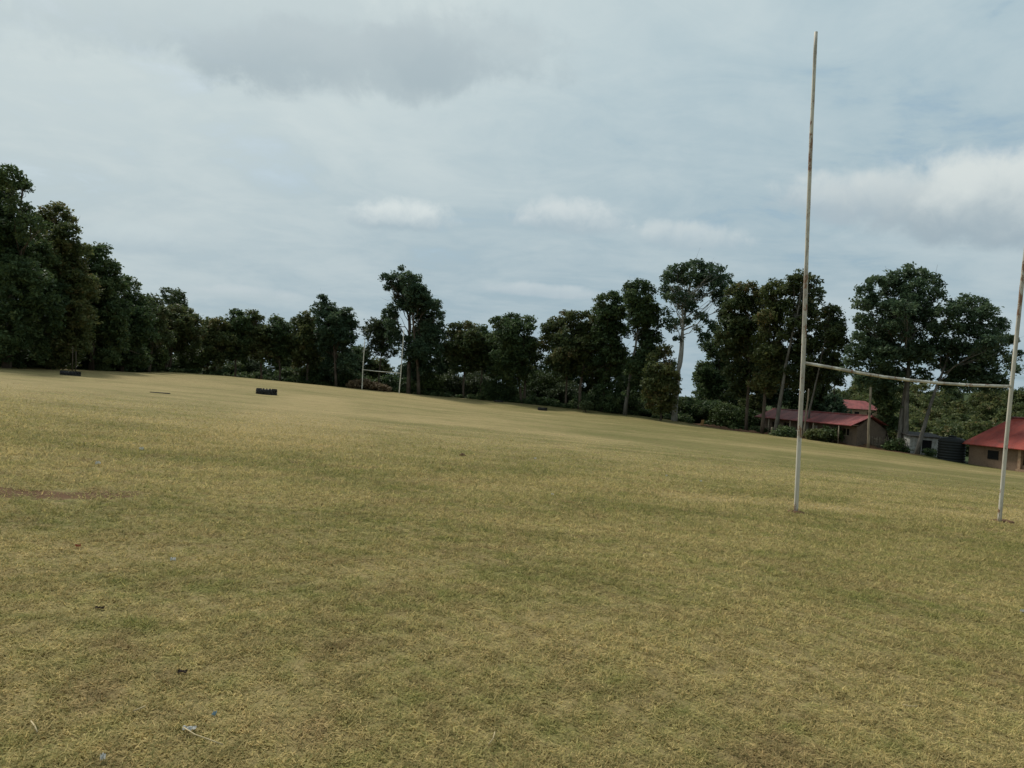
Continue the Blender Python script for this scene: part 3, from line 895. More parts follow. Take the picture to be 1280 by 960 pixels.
# far wooded country seen in the gaps, beyond the pitch
sp = []
for _ in range(760):
    a_ = g.uniform(-.80, .98) if _ < 470 else g.uniform(.40, .98); rr_ = g.uniform(185, 300)
    x, y = math.sin(a_) * rr_, math.cos(a_) * rr_
    h = g.uniform(4.5, 8.5) if a_ < .3 else g.uniform(4, 9)
    r = g.uniform(2.2, 4.0)
    sp.append((x, y, gz(x, y) + h - r, r))
    if g.random() < .8: sp.append((x + g.normal(0, 2), y + g.normal(0, 2), gz(x, y) + (h - r) * .45, r))
mass('far_wood', 'far green wooded slope seen in gaps beyond the pitch', 'wood', sp, 'leaf_olive', 13, .62, 1.0, .62)

# dry brush under the far goal
sp = []
for _ in range(40):
    px = g.uniform(440, 486); d = g.uniform(115.5, 119)
    v = ray(px, 485); x = v.x / v.y * d
    r = g.uniform(.35, .8)
    sp.append((x, d, gz(x, d) + r * .5 + max(0, 1.1 * math.exp(-((px - 452) / 14) ** 2)) * g.random(), r))
mass('dry_brush', 'heap of dry brown brush behind the far goal', 'brush', sp, 'dry', 17, .22, .3, .9)

# ------------------------------------------------------------------ goals
def goal(name, label, d_left, d_right, left, right, bar, rp, rb, group, paint='pipe'):
    base = (at(*left[0], d_left) + at(*right[0], d_right)) / 2
    base.z = gz(base.x, base.y)
    e = empty(name, base, label=label, cat='goal', group=group)
    for pts, dd in ((left, d_left), (right, d_right)):
        P = [at(px, py, dd) - base for px, py in pts]
        P[0].z = gz(base.x + P[0].x, base.y + P[0].y) - base.z - .15
        Q, rr = [], []
        for i in range(len(P) - 1):
            for k in range(6):
                Q.append(P[i].lerp(P[i + 1], k / 6))
        Q.append(P[-1])
        H = Q[-1].z
        for q in Q: rr.append(rp * (1.0 if q.z < H * .52 else (.88 if q.z < H * .8 else .8)))
        MB().tube(Q, rr, 12).build('upright', M[paint], e)
    n = len(bar)
    P = [at(px, py, d_left + (d_right - d_left) * t) - base for px, py, t in bar]
    MB().tube(P, rb, 12).build('crossbar', M[paint], e)
    return e


goal('rugby_goal', 'tall near rugby goal of rusty white pipe with a sagging crossbar', 15.2, 16.7,
     [(995, 641), (999.5, 540), (1004, 452), (1009, 300), (1014, 170), (1020, 40)],
     [(1249, 652), (1257, 560), (1264.5, 483), (1280, 330), (1296, 175), (1310, 60)],
     [(1004, 453.5, 0), (1022, 456.5, .07), (1045, 460.5, .16), (1075, 466.3, .28), (1105, 471.2, .40), (1140, 475.6, .53), (1175, 479, .67), (1215, 481.6, .82), (1265.5, 483, 1)], .043, .031, 'rugby goals')
goal('rugby_goal', 'small distant rugby goal of thin pale pipe by the far trees', 113, 112.5,
     [(452.5, 487), (453.5, 462), (456, 425)], [(498.8, 492), (501, 466.5), (505, 412)],
     [(453.5, 462, 0), (470, 464, .4), (500.6, 466.5, 1)], .075, .055, 'rugby goals', 'pale_paint')


def lump(name, label, p, r, h, mat, seed, cat):
    bm = bmesh.new()
    bmesh.ops.create_icosphere(bm, subdivisions=3, radius=1)
    g = np.random.default_rng(seed)
    ph = g.random(6) * 6
    for v in bm.verts:
        s = 1 + .18 * math.sin(3 * v.co.x + ph[0]) * math.sin(4 * v.co.y + ph[1]) + .12 * math.sin(9 * v.co.x + ph[2]) * math.sin(8 * v.co.y + ph[3]) + g.normal(0, .03)
        v.co = Vector((v.co.x * r * s, v.co.y * r * s * .8, v.co.z * h * s))
    for f in bm.faces: f.smooth = True
    me = bpy.data.meshes.new(name); bm.to_mesh(me); bm.free()
    o = link(name, me, M[mat]); o.location = (p.x, p.y, p.z)
    return tag(o, label, cat)


p = hit(995, 641); lump('soil_mound', 'small brown soil mound round the foot of the left near upright', p, .17, .045, 'soil', 1, 'soil')
p = hit(1250, 652); lump('soil_mound', 'brown soil heap trailing right from the foot of the right near upright', p + Vector((.08, 0, 0)), .25, .05, 'soil', 2, 'soil')

# low bank of bare earth along the right-hand edge of the pitch
g = np.random.default_rng(77)
bv, bf = [], []
NB, NC = 90, 7
bp = np.array(bank)
seg = np.r_[0, np.cumsum(np.hypot(*np.diff(bp, axis=0).T))]
for i in range(NB + 1):
    sct = seg[-1] * i / NB
    x = np.interp(sct, seg, bp[:, 0]); y = np.interp(sct, seg, bp[:, 1])
    u_ = np.array([x, y]) / np.hypot(x, y)
    amp = .34 * math.sin(math.pi * min(1, i / 12, (NB - i) / 12) / 2) * (.75 + .35 * math.sin(i * .7) * math.sin(i * .23) + g.normal(0, .12))
    for j in range(NC + 1):
        t = j / NC
        o_ = .4 + t * 2.2 + g.normal(0, .05)
        xx, yy = x + u_[0] * o_, y + u_[1] * o_
        hh = amp * math.sin(math.pi * min(1, t * 1.3)) if t < .77 else -.05
        bv.append((xx, yy, gz(xx, yy) + max(-.06, hh) - (.05 if j in (0, NC) else 0)))
for i in range(NB):
    for j in range(NC):
        a0 = i * (NC + 1) + j
        bf.append((a0, a0 + 1, a0 + NC + 2, a0 + NC + 1))
bank_o = link('earth_bank', from_arrays('earth_bank', np.array(bv), np.array(bf)), M['soil'], None, True)
bank_o['kind'] = 'structure'

# ------------------------------------------------------------------ tractor tyres lying flat
def tyre(label, px, py, d, dia, th, rz=0.0, tilt=(0, 0), mat='rubber'):
    Rr = dia / 2; h = th / 2; n = 72
    prof = [(.56, -.62), (.62, -.92), (.78, -1.0), (.91, -.90), (.955, -.70), (.965, 0), (.955, .70), (.91, .90), (.78, 1.0), (.62, .92), (.56, .62), (.60, 0)]
    bm = bmesh.new()
    rings = []
    for k in range(n):
        a = 2 * math.pi * k / n
        rings.append([bm.verts.new((r * Rr * math.cos(a), r * Rr * math.sin(a), z * h + h)) for r, z in prof])
    m = len(prof)
    for k in range(n):
        for j in range(m):
            f = bm.faces.new([rings[k][j], rings[(k + 1) % n][j], rings[(k + 1) % n][(j + 1) % m], rings[k][(j + 1) % m]]); f.smooth = True
    # chevron lugs
    nl = 18
    for sgn in (-1, 1):
        for k in range(nl):
            a0 = 2 * math.pi * (k + (.5 if sgn > 0 else 0)) / nl
            pts = []
            for (z, da) in ((0.04, .16), (.62, .06), (1.22, 0)):
                for dw in (-.055, .055):
                    for rr in (.84, 1.09 if z < .9 else 1.05):
                        a = a0 + da + dw
                        pts.append(bm.verts.new((rr * Rr * math.cos(a), rr * Rr * math.sin(a), h + sgn * z * h * 1.03)))
            for i in (0, 4):
                q = pts[i:i + 8]
                for f in [(0, 1, 5, 4), (1, 3, 7, 5), (3, 2, 6, 7), (2, 0, 4, 6)]:
                    bm.faces.new([q[t] for t in f])
            bm.faces.new([pts[t] for t in (0, 1, 3, 2)]); bm.faces.new([pts[t] for t in (8, 9, 11, 10)])
    bmesh.ops.recalc_face_normals(bm, faces=bm.faces)
    me = bpy.data.meshes.new('tractor_tyre'); bm.to_mesh(me); bm.free()
    o = link('tractor_tyre', me, M[mat])
    q = at(px, py, d)
    o.location = (q.x, q.y, gz(q.x, q.y) - .06); o.rotation_euler = (tilt[0], tilt[1], rz)
    return tag(o, label, 'tyre', 'tractor tyres lying on the pitch')


tyre('large black tractor tyre lying out on open grass, chunky tread showing', 333, 493, 60, 1.50, .46, .3)
tyre('tractor tyre lying in tree shade at the far left beside thin stakes', 88, 467.5, 64, 1.45, .36, .9)
tyre('small dark tyre lying at the pitch edge near the thin bare trunk', 678, 513, 106, 1.25, .42, .1)
tyre('half sunken dusty tyre by the dark bush in the middle of the far edge', 623, 504, 116, 1.35, .26, .1, mat='dustyrubber')

# thin stakes by the left tyre
for k, (px0, px1, top) in enumerate([(90, 91, 433), (94.5, 95, 439)]):
    a_ = at(px0, 466, 68); a_.z = gz(a_.x, a_.y) - .1
    b_ = at(px1, top, 68)
    o = MB().tube([Vector((0, 0, 0)), (b_ - a_) * .5 + Vector((.03, 0, 0)), b_ - a_], [.035, .03, .025], 8).build('wooden_stake', M['bark'])
    o.location = a_
    tag(o, ['taller thin wooden stake beside the shaded left tyre', 'shorter thin wooden stake beside the shaded left tyre'][k], 'stake', 'stakes by the left tyre')

# wooden poles and stumps on the right
def pole(name, label, px0, py0, px1, py1, d, r, mat='wood', cat='pole', taper=.85):
    a_ = at(px0, py0, d); b_ = at(px1, py1, d)
    a_.z = min(a_.z, gz(a_.x, a_.y)) - .15
    v = b_ - a_
    gg = np.random.default_rng(int(px0))
    pts = [v * t + Vector((gg.normal(0, .03), 0, 0)) * (0 < t < 1) for t in (0, .2, .4, .6, .8, 1)]
    o = MB().tube(pts, [r * (1.12 if i == 0 else 1 - (1 - taper) * i / 5) for i in range(6)], 10).build(name, M[mat])
    o.location = a_
    return tag(o, label, cat)


pole('wooden_pole', 'straight weathered pole standing at the near end of the long maroon shed', 1085, 562, 1088.5, 484, 77.5, .125)
pole('wooden_pole', 'slim leaning pole in front of the long maroon shed', 1004, 548, 1011, 486, 86, .10)
pole('tree_stump', 'short orange brown stump on the bank right of the pale trunk', 877, 533, 878.5, 525, 101, .22, 'wood_orange', 'stump', .9)
pole('wooden_post', 'short pale post on the bank between the leaning trunks', 964, 546, 965, 534, 90, .13, 'wood', 'post')

p = hit(200, 491.5)
mbx = MB().box(-.55, .55, -.13, .13, .0, .05); o = mbx.build('wooden_plank', M['sheet_dark'])
o.location = p; o.rotation_euler = (0, 0, .1)
tag(o, 'dark flat plank lying on dry grass left of the nearer tyre', 'plank')

# ------------------------------------------------------------------ buildings
AX = Vector((-.277, .961, 0)); BX = Vector((.961, .277, 0))
ROT = math.atan2(AX.y, AX.x)        # local X runs along the touchline, away from the viewer; local -Y... see below


def gable_house(name, label, eave, L, W, rise, base_z, wall_mat, roof_mat, over=.35, hip=0.0):
    """local x along AX from the near/far corner 'eave', local y = -BX, so y<0 lies away from the pitch"""
    e = empty(name, (eave.x, eave.y, base_z), ROT, label=label, cat='building')
    h = eave.z - base_z
    return e, h


# long maroon shed -----------------------------------------------------------------
E1 = at(1064, 532.5, 80)
L1, W1, rise1 = 17.6, 5.4, 1.15
zb = min(gz(E1.x, E1.y), gz((E1 + AX * L1).x, (E1 + AX * L1).y)) - .3
e1, h1 = gable_house('long_shed', 'long low brick shed with a maroon iron roof behind the leaning trunks', E1, L1, W1, rise1, zb, None, None)
# local frame: x along AX, y = rotate x by +90deg = -BX  -> away from pitch is -y
ov = .45
mb = MB()
x0, x1, y0, y1 = ov, L1 - ov, -1.15, -W1 + ov
wall = MB()
ops = [(1.6, 2.7), (4.2, 5.3), (6.8, 7.9), (9.4, 10.5), (12.0, 13.1), (14.4, 15.4)]
xs = x0
wt = .22
for (a, b) in ops:
    wall.box(xs, a, y0 - wt, y0, 0, h1 - .05); wall.box(a, b, y0 - wt, y0, 0, h1 - 1.15); wall.box(a, b, y0 - wt, y0, h1 - .3, h1 - .05); xs = b
wall.box(xs, x1, y0 - wt, y0, 0, h1 - .05)
wall.box(x0, x1, y1, y1 + wt, 0, h1 - .05)
for xx in (x0, x1 - wt):
    wall.box(xx, xx + wt, y1 + wt, y0 - wt, 0, h1 - .05)
    ym = -W1 / 2; zt = h1 + rise1 * .86
    wall.hexa([(xx, y1 + wt, h1 - .05), (xx + wt, y1 + wt, h1 - .05), (xx + wt, y0 - wt, h1 - .05), (xx, y0 - wt, h1 - .05),
               (xx, ym - .05, zt), (xx + wt, ym - .05, zt), (xx + wt, ym + .05, zt), (xx, ym + .05, zt)])
wall.build('wall', M['mudwall'], e1)
for i, (a, b) in enumerate(ops):
    fr = MB()
    fr.box(a, b, y0 - .14, y0 - .08, h1 - 1.15, h1 - 1.09).box(a, b, y0 - .14, y0 - .08, h1 - .36, h1 - .3).box((a + b) / 2 - .03, (a + b) / 2 + .03, y0 - .14, y0 - .08, h1 - 1.09, h1 - .36)
    w_ = fr.build('window', M['wood'], e1)
    MB().box(a + .002, (b if i in (1, 2) else a + .003 + (b - a) * .5) - .002, y0 - .20, y0 - .16, h1 - 1.148, h1 - .302).build('shutter', M['shutter' if i in (1, 2) else 'darkin'], w_)


def gable_roof(L, W, h, rise, th=.06):
    """two pitched sheets butted on the ridge, with barge ends"""
    rb = MB()
    for s in (0, 1):
        ye = 0 if s == 0 else -W
        yr = -W / 2 + (.004 if s == 0 else -.004)
        rb.hexa([(0, ye, h), (L, ye, h), (L, yr, h + rise), (0, yr, h + rise), (0, ye, h + th), (L, ye, h + th), (L, yr, h + rise + th), (0, yr, h + rise + th)])
    return rb


gable_roof(L1, W1, h1, rise1).build('roof', M['roof_maroon'], e1)
MB().tube([(0, -W1 / 2, h1 + rise1 + .05), (L1, -W1 / 2, h1 + rise1 + .05)], .11, 8).build('ridge_cap', M['roof_maroon'], e1)
for xx in (2.0, 6.2, 10.4, 14.6):
    MB().tube([(xx, -.12, 0), (xx, -.12, h1 + .02)], .07, 8).build('verandah_post', M['wood'], e1)

# red roofed school block at the right edge ------------------------------------------
C2 = at(1201, 554.5, 72)
L2, W2, rise2 = 19.0, 9.2, 2.75
e2o = C2 - AX * L2
h2z = C2.z
zb2 = min(gz(C2.x, C2.y), gz(e2o.x, e2o.y)) - .25
e2 = empty('school_block', (e2o.x, e2o.y, zb2), ROT, label='brick building with a large rusty red iron roof at the right edge', cat='building')
h2 = h2z - zb2
x0, x1 = .4, L2 - .45
y0, y1 = -.55, -W2 + .4
wl = MB()
solid0 = L2 - 5.6          # brick room at the far end, verandah nearer
wl.box(solid0, x1, y0 - .24, y0, 0, h2 - .03)
wl.box(x1 - .24, x1, y1, y0 - .24, 0, h2 - .03)
wl.box(solid0, solid0 + .24, -2.3, y0 - .24, 0, h2 - .03)
# recessed wall behind the verandah with openings
for a, b in ((x0, 2.2), (3.2, 6.4), (7.4, 10.2), (11.3, solid0)):
    wl.box(a, b, -2.54, -2.3, 0, h2 + .5)
for a, b in ((2.2, 3.2), (6.4, 7.4), (10.2, 11.3)):
    wl.box(a, b, -2.54, -2.3, 2.15, h2 + .5)
wl.box(x0, x1 - .24, y1, y1 + .24, 0, h2 - .03)
wl.box(x0, x0 + .24, y1 + .24, -2.54, 0, h2 - .03)
wl.build('wall', M['brick'], e2)
MB().box(x0, solid0 - .003, -2.297, -.2, 0, .42).build('verandah_floor', M['pillar'], e2)
MB().box(x0 - .1, solid0 - .003, -.62, -.50, .422, .80).build('parapet', M['brick'], e2)
for xx in (1.0, 3.2, 5.4, 7.6, 9.8, 11.6, solid0 - .35):
    MB().box(xx, xx + .30, -.66, -.36, .01 if xx < 0 else .424, h2 - .02).build('pillar', M['pillar'], e2)
for a, b in ((2.2, 3.2), (6.4, 7.4), (10.2, 11.3)):
    d_ = MB().box(a + .01, b - .01, -2.46, -2.40, .424, 2.14).build('door', M['darkin'], e2)
MB().box(L2 - 3.6, L2 - 2.5, y0 + .003, y0 + .05, h2 - 1.15, h2 - .35).build('window', M['darkin'], e2)
# hipped at the far end, gabled beyond the frame
rb = MB()
hip = 1.3; th = .06; yr = -W2 / 2
rb.hexa([(0, 0, h2), (L2, 0, h2), (L2 - hip, yr, h2 + rise2), (0, yr, h2 + rise2), (0, 0, h2 + th), (L2, 0, h2 + th), (L2 - hip, yr, h2 + rise2 + th), (0, yr, h2 + rise2 + th)])
rb.hexa([(L2, -W2, h2), (0, -W2, h2), (0, yr - .004, h2 + rise2), (L2 - hip, yr - .004, h2 + rise2), (L2, -W2, h2 + th), (0, -W2, h2 + th), (0, yr - .004, h2 + rise2 + th), (L2 - hip, yr - .004, h2 + rise2 + th)])
rb.face([(L2 + .004, 0, h2 + th), (L2 + .004, -W2, h2 + th), (L2 - hip + .004, yr, h2 + rise2 + th)])
rb.build('roof', M['roof_red'], e2)
MB().tube([(0, yr, h2 + rise2 + .06), (L2 - hip, yr, h2 + rise2 + .06)], .13, 8).build('ridge_cap', M['roof_maroon'], e2)

# far red roof glimpsed above the shed
Pf = at(1040, 509, 140)
ef = empty('far_house', (Pf.x, Pf.y, gz(Pf.x, Pf.y) - .2), R(-14), label='small distant house with a pinkish red roof above the long shed', cat='building')
hf = Pf.z - ef.location.z
wf = 8.6
MB().box(.4, wf - .4, .4, 5.6, 0, hf - .02).build('wall', M['pillar'], ef)
rb = MB()
rb.hexa([(0, 0, hf), (wf, 0, hf), (wf, 6, hf), (0, 6, hf), (2.4, 2.9, hf + 1.6), (wf - 2.4, 2.9, hf + 1.6), (wf - 2.4, 3.1, hf + 1.6), (2.4, 3.1, hf + 1.6)])
rb.build('roof', M['roof_maroon'], ef)
for a in (1.6, 4.0, 6.2):
    MB().box(a, a + .8, .36, .397, max(.6, hf - 1.5), hf - .5).build('window', M['darkin'], ef)

# small whitewashed shed left of the tank
Pw = at(1136, 569, 78); zw = gz(Pw.x, Pw.y) - .25
ew = empty('white_shed', (Pw.x, Pw.y, zw), R(-4), label='small whitewashed shed with one dark window beside the water tank', cat='shed')
hw_ = at(1136, 545, 78).z - zw
ww = 3.15
wl = MB()
wl.box(0, 1.25, 0, .2, 0, hw_).box(1.25, 1.75, 0, .2, 0, .62).box(1.75, 2.25, 0, .2, 0, .62).box(1.25, 2.25, 0, .2, hw_ - .3, hw_).box(2.25, ww, 0, .2, 0, hw_)
wl.box(0, .2, .2, 2.6, 0, hw_).box(ww - .2, ww, .2, 2.6, 0, hw_).box(.2, ww - .2, 2.4, 2.6, 0, hw_)
wl.build('wall', M['whitewash'], ew)
MB().box(1.252, 2.248, .10, .14, .622, hw_ - .302).build('window', M['darkin'], ew)
MB().hexa([(-.25, -.3, hw_ + .003), (ww + .3, -.3, hw_ + .003), (ww + .3, 2.9, hw_ + .35), (-.25, 2.9, hw_ + .35), (-.25, -.3, hw_ + .08), (ww + .3, -.3, hw_ + .08), (ww + .3, 2.9, hw_ + .43), (-.25, 2.9, hw_ + .43)]).build('roof', M['sheet_dark'], ew)

# water tank
Pt = at(1188.5, 576, 73); zt = gz(Pt.x, Pt.y) - .1
Ht = (at(1188.5, 545, 73).z - zt)
et = empty('water_tank', (Pt.x, Pt.y, zt), label='ribbed black plastic water tank beside the red roofed building', cat='water tank')
Rt = 1.2
prof = [(Rt * .98, 0)]
nr = 8
bh = Ht * .84
for i in range(nr):
    z0 = bh * i / nr; dz = bh / nr
    prof += [(Rt * .965, z0 + dz * .12), (Rt, z0 + dz * .28), (Rt, z0 + dz * .78), (Rt * .965, z0 + dz * .92)]
prof += [(Rt * .97, bh), (Rt * .80, Ht * .915), (Rt * .5, Ht * .955), (Rt * .3, Ht * .965)]
MB().lathe(prof, 48).build('tank_body', M['tank'], et)
MB().lathe([(Rt * .27, Ht * .966), (Rt * .27, Ht * .985), (Rt * .30, Ht * .987), (Rt * .30, Ht * 1.01), (Rt * .2, Ht * 1.02)], 28).build('lid', M['tank'], et)

# stick fence between shed and double trunk
f0 = at(1090, 562, 81); f1 = at(1122, 565, 80)
ef_ = empty('stick_fence', (f0.x, f0.y, gz(f0.x, f0.y)), label='rough stick fence between the maroon shed and the double grey trunk', cat='fence')
sf = MB(); dv = f1 - f0
for k in range(17):
    t = k / 16
    q = dv * t; q.z = gz(f0.x + q.x, f0.y + q.y) - gz(f0.x, f0.y)
    hh = random.uniform(1.1, 1.5)
    sf.tube([q - Vector((0, 0, .1)), q + Vector((random.uniform(-.08, .08), random.uniform(-.05, .05), hh))], [.035, .028], 6)
sf.build('sticks', M['wood'], ef_)
rl = MB()
for zz in (.4, .95):
    q1 = dv.copy(); q1.z = gz(f1.x, f1.y) - gz(f0.x, f0.y)
    rl.tube([Vector((0, -.07, zz)), q1 + Vector((0, -.07, zz))], .03, 6)
rl.build('rail', M['wood'], ef_)

# ------------------------------------------------------------------ litter on the grass
def scrap(label, px, py, sx, sy, mat, seed, h=.02, rz=0.0, name='paper_scrap', cat='litter'):
    """crumpled sheet: a bent grid with thickness"""
    g = np.random.default_rng(seed)
    p = hit(px, py)
    bm = bmesh.new(); n = 6
    vs = []
    ph = g.random(4) * 6
    for i in range(n + 1):
        for j in range(n + 1):
            x = (i / n - .5) * sx * .8; y = (j / n - .5) * sy * .8
            edge = 1 + .22 * math.sin(i * 1.9 + ph[0]) * math.sin(j * 2.3 + ph[1])
            z = h * (.55 + .5 * math.sin(i * 1.2 + ph[2]) * math.cos(j * 1.5 + ph[3]) + g.normal(0, .12))
            vs.append(bm.verts.new((x * edge, y * edge, max(.002, z))))
    for i in range(n):
        for j in range(n):
            bm.faces.new([vs[i * (n + 1) + j], vs[(i + 1) * (n + 1) + j], vs[(i + 1) * (n + 1) + j + 1], vs[i * (n + 1) + j + 1]])
    ret = bmesh.ops.solidify(bm, geom=bm.faces[:], thickness=.002)
    me = bpy.data.meshes.new(name); bm.to_mesh(me); bm.free()
    o = link(name, me, M[mat]); o.location = (p.x, p.y, p.z + .012); o.rotation_euler = (0, 0, rz)
    return tag(o, label, cat, 'litter on the grass')


scrap('torn white paper scrap beside a long straw in the left foreground', 236, 916.5, .065, .028, 'paper', 1, .02, .2)
scrap('pale blue plastic bit right of the torn white paper', 267.5, 898, .018, .024, 'blueplastic', 2, .02, 0, 'plastic_bit')
scrap('white crumpled scrap at the bottom edge of the photo', 128, 955, .022, .03, 'paper', 3, .03, .4)
scrap('white scrap lying at the right edge of the pitch', 1278, 767, .05, .03, 'paper', 4, .03)
scrap('white scrap on dry grass left of the near goal', 876, 603, .06, .05, 'paper', 5, .05)
scrap('tiny white scrap halfway between the near goal and photo centre', 833, 596, .05, .04, 'paper', 12, .05)
scrap('white scrap on the greener middle of the pitch', 690, 620, .07, .05, 'paper', 6, .04)
scrap('bluish scrap right of the dark clod in the middle', 669, 574, .08, .05, 'paper', 7, .04, 0, 'plastic_bit')
scrap('white scrap left of the middle, in front of the worn path', 177, 564, .10, .06, 'paper', 8, .07)
scrap('white scrap nearest the bare red earth scrape', 122, 582, .09, .06, 'paper', 9, .06)
scrap('orange plastic bit in the left foreground grass', 97, 686, .05, .035, 'orangeplastic', 10, .03, 0, 'plastic_bit')
scrap('pale green scrap in the left foreground grass', 216, 703, .05, .03, 'paper', 11, .03, .3, 'plastic_bit')
scrap('curled dead brown leaf in the left foreground', 227, 843.5, .06, .035, 'darkleaf', 20, .012, .2, 'dead_leaf', 'leaf')
scrap('dark brown leaf clump left of the curled dead leaf', 124, 763, .07, .03, 'darkleaf', 21, .012, .2, 'dead_leaf', 'leaf')
scrap('dark leaf lying left of the near goal', 931, 633, .06, .05, 'darkleaf', 22, .015, .2, 'dead_leaf', 'leaf')
p = hit(578, 570); lump('soil_clod', 'dark soil clod alone in the middle of the pitch', p, .10, .07, 'soil', 5, 'soil')


def stalk(label, pts, r, mat='straw'):
    P = [hit(*q) + Vector((0, 0, .03)) for q in pts]
    b = P[0].copy()
    o = MB().tube([q - b for q in P], r, 6).build('dry_stalk', M[mat]); o.location = b
    return tag(o, label, 'stalk', 'dry stalks on the grass')


stalk('long straw stalk next to the torn white paper', [(229, 918), (243, 927), (260, 933), (278, 940)], .0028)
stalk('short curved pale stalk at the bottom, near the middle', [(618, 923), (616, 931), (610, 939)], .0026, 'straw')
stalk('bent stalk at the lower left corner', [(38, 910), (43, 917), (46, 924)], .003)
stalk('faint pale stalk in the right foreground', [(1128, 887), (1136, 889), (1146, 889)], .003)
stalk('straight straw in front of the torn paper, left foreground', [(166, 897), (174, 894), (181, 891)], .003)

# ------------------------------------------------------------------ world: hazy bright cloud cover over a Nishita sky
SUN_EL, SUN_AZ = R(48), R(-44)     # azimuth from +Y towards +X: the sun stands ahead, to the left
w = bpy.data.worlds.new('World'); sc.world = w; w.use_nodes = True
nt = w.node_tree
bg = nt.nodes['Background']
sky = N(nt, 'ShaderNodeTexSky', sky_type='NISHITA', sun_disc=False)
sky.sun_elevation = SUN_EL; sky.sun_rotation = SUN_AZ
sky.air_density = 1.2; sky.dust_density = 2.0
dirv = nt.nodes.new('ShaderNodeTexCoord').outputs['Generated']
sx = nt.nodes.new('ShaderNodeSeparateXYZ'); lk(nt, dirv, sx.inputs[0])
zc = math_(nt, 'MAXIMUM', sx.outputs[2], 0.0)
# cloud deck seen in perspective
den = math_(nt, 'ADD', zc, .16)
cb = nt.nodes.new('ShaderNodeCombineXYZ')
lk(nt, math_(nt, 'DIVIDE', sx.outputs[0], den), cb.inputs[0]); lk(nt, math_(nt, 'DIVIDE', sx.outputs[1], den), cb.inputs[1])
deck = noise_(nt, cb.outputs[0], .95, 7, .56, .7)
deck2 = noise_(nt, mapping_(nt, cb.outputs[0], (1.0, 1.5, 1), (0, 0, R(22))), 1.9, 8, .62, .8)
deck3 = noise_(nt, cb.outputs[0], 5.5, 6, .62, .6)
wisp = math_(nt, 'ADD', math_(nt, 'MULTIPLY', deck, .50), math_(nt, 'ADD', math_(nt, 'MULTIPLY', deck2, .33), math_(nt, 'MULTIPLY', deck3, .17)))
veil = mix_(nt, step_(nt, wisp, .34, .66), (3.45, 4.65, 5.20), (4.90, 5.85, 6.05))
skyc = mix_(nt, step_(nt, wisp, .36, .46), mix_(nt, .7, sky.outputs[0], (3.2, 4.6, 5.3)), veil)
# slightly duller towards the horizon, brighter towards the sun
hz = step_(nt, zc, 0.0, .45)
skyc = mix_(nt, 1.0, skyc, mix_(nt, hz, (.84, .845, .875), (1.0, .99, 1.0)), 'MULTIPLY')
sd = Vector((math.sin(SUN_AZ) * math.cos(SUN_EL), math.cos(SUN_AZ) * math.cos(SUN_EL), math.sin(SUN_EL)))


def dot_(vec, v):
    n = N(nt, 'ShaderNodeVectorMath', operation='DOT_PRODUCT'); lk(nt, vec, n.inputs[0]); n.inputs[1].default_value = v
    return n.outputs['Value']


glow = step_(nt, dot_(dirv, sd), .55, 1.0)
skyc = mix_(nt, math_(nt, 'MULTIPLY', glow, .55), skyc, (7.2, 7.6, 7.2))
cnA = noise_(nt, dirv, 17, 8, .6, .3)
cnA2 = noise_(nt, dirv, 6, 6, .58, .4)
cnB = noise_(nt, dirv, 34, 7, .6, .3)
cnB2 = noise_(nt, dirv, 19, 5, .55, .3)


def cumulus(col, px, py, rx, ry, amount, top, bot, flat=2.2, rough=1.0):
    cn, cn2 = (cnA, cnA2) if rx > 105 else (cnB, cnB2)
    c = ray(px, py).normalized()
    rt_ = ray(px + 50, py + 3.5).normalized() - c; rt_.normalize()
    up_ = rt_.cross(c); up_.normalize()
    if up_.z < 0: up_ = -up_
    u = math_(nt, 'DIVIDE', dot_(dirv, rt_), rx / FPX)
    v = math_(nt, 'DIVIDE', math_(nt, 'SUBTRACT', dot_(dirv, up_), float(c.dot(up_))), ry / FPX)
    u = math_(nt, 'SUBTRACT', u, float(c.dot(rt_)) / (rx / FPX))
    vn = math_(nt, 'MULTIPLY', math_(nt, 'MINIMUM', v, 0.0), flat)
    vv = math_(nt, 'ADD', math_(nt, 'MAXIMUM', v, 0.0), vn)
    d = math_(nt, 'ADD', math_(nt, 'MULTIPLY', u, u), math_(nt, 'MULTIPLY', vv, vv))
    d = math_(nt, 'SUBTRACT', d, math_(nt, 'MULTIPLY', math_(nt, 'SUBTRACT', cn, .5), 2.6 * rough))
    d = math_(nt, 'SUBTRACT', d, math_(nt, 'MULTIPLY', math_(nt, 'SUBTRACT', cn2, .5), 2.0 * rough))
    m_ = math_(nt, 'SUBTRACT', 1.0, step_(nt, d, .25, 1.2))
    front = math_(nt, 'GREATER_THAN', dot_(dirv, c), 0.2)
    m_ = math_(nt, 'MULTIPLY', math_(nt, 'MULTIPLY', m_, front), amount)
    vb = math_(nt, 'ADD', v, math_(nt, 'MULTIPLY', math_(nt, 'SUBTRACT', cn, .5), 1.1))
    cc = mix_(nt, step_(nt, vb, -.55, .65), bot, top)
    return mix_(nt, m_, col, cc)


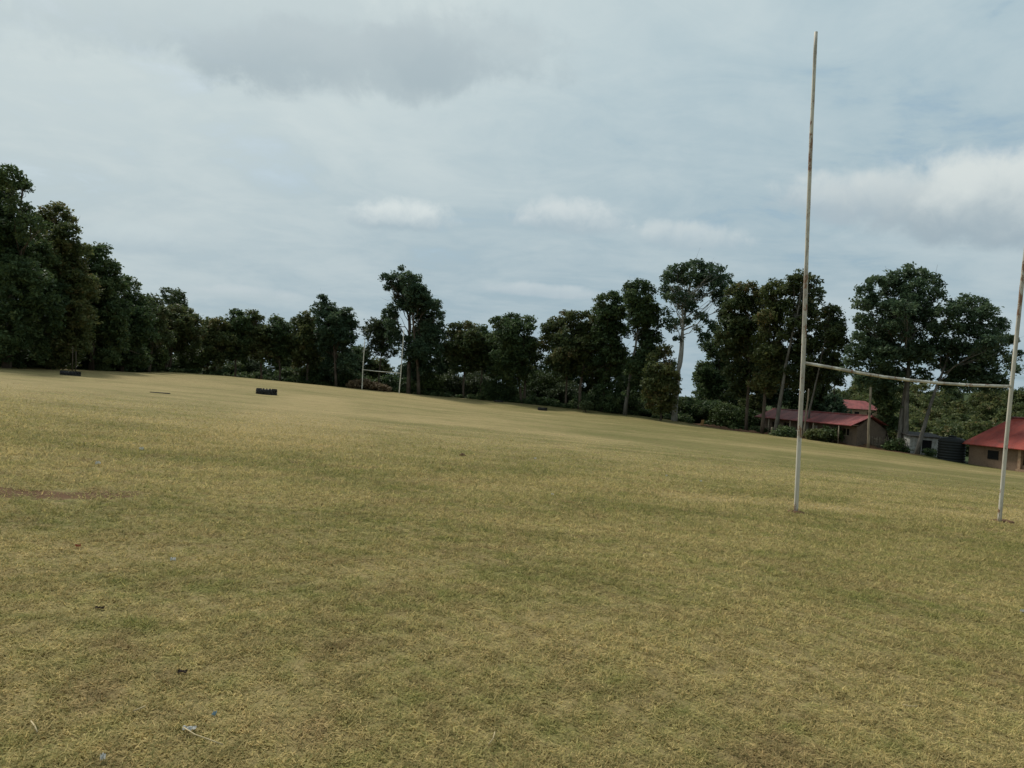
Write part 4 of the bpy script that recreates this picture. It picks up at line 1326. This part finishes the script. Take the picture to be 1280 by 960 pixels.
WHT, GRY = (6.0, 6.5, 6.5), (3.0, 3.75, 4.2)
skyc = cumulus(skyc, 300, 30, 300, 60, .40, (4.4, 5.2, 5.5), (3.6, 4.4, 4.8), 1.0, 1.0)
skyc = cumulus(skyc, 430, 75, 200, 44, .55, (4.1, 4.8, 5.1), (3.2, 3.95, 4.35), 1.0, 1.0)
skyc = cumulus(skyc, 590, 62, 120, 45, .40, (4.1, 4.8, 5.1), (3.4, 4.2, 4.6), 1.0, 1.0)
skyc = cumulus(skyc, 500, 274, 70, 27, .95, (6.1, 6.7, 6.7), (3.5, 4.4, 4.9), 1.7, .55)
skyc = cumulus(skyc, 708, 275, 76, 30, .88, (5.7, 6.3, 6.4), (3.6, 4.5, 5.0), 1.6, .55)
skyc = cumulus(skyc, 865, 298, 72, 24, .7, (5.5, 6.1, 6.2), (3.7, 4.6, 5.1), 1.6, .55)
skyc = cumulus(skyc, 1070, 250, 100, 36, .85, (5.5, 6.1, 6.2), (3.6, 4.4, 4.9), 1.3, .55)
skyc = cumulus(skyc, 1225, 256, 150, 66, .95, (6.1, 6.6, 6.5), (3.1, 3.9, 4.4), 1.4, .8)
skyc = cumulus(skyc, 168, 302, 55, 24, .6, (5.0, 5.8, 6.0), (3.7, 4.6, 5.1), 1.5, .5)
skyc = cumulus(skyc, 680, 365, 90, 12, .6, (5.3, 5.9, 6.1), (4.4, 5.1, 5.5), 1.5, .45)
skyc = cumulus(skyc, 300, 368, 70, 12, .5, (5.2, 5.8, 6.0), (4.1, 4.9, 5.2), 1.5, .45)
lk(nt, skyc, bg.inputs[0])
bg.inputs[1].default_value = .084

sl = bpy.data.lights.new('sun', 'SUN'); so = bpy.data.objects.new('sun', sl); COL.objects.link(so)
sl.energy = 2.5; sl.angle = R(8); sl.color = (1.0, .965, .90)
so.rotation_euler = sd.to_track_quat('Z', 'Y').to_euler()

# ------------------------------------------------------------------ render settings
vs = sc.view_settings
sc.display_settings.display_device = 'sRGB'
vs.view_transform = 'Standard'; vs.look = 'None'; vs.exposure = .40; vs.gamma = 1; vs.use_curve_mapping = False
sc.render.resolution_x, sc.render.resolution_y = 1024, 768
sc.cycles.max_bounces = 5; sc.cycles.diffuse_bounces = 3; sc.cycles.transmission_bounces = 3; sc.cycles.transparent_max_bounces = 4
sc.cycles.use_denoising = True
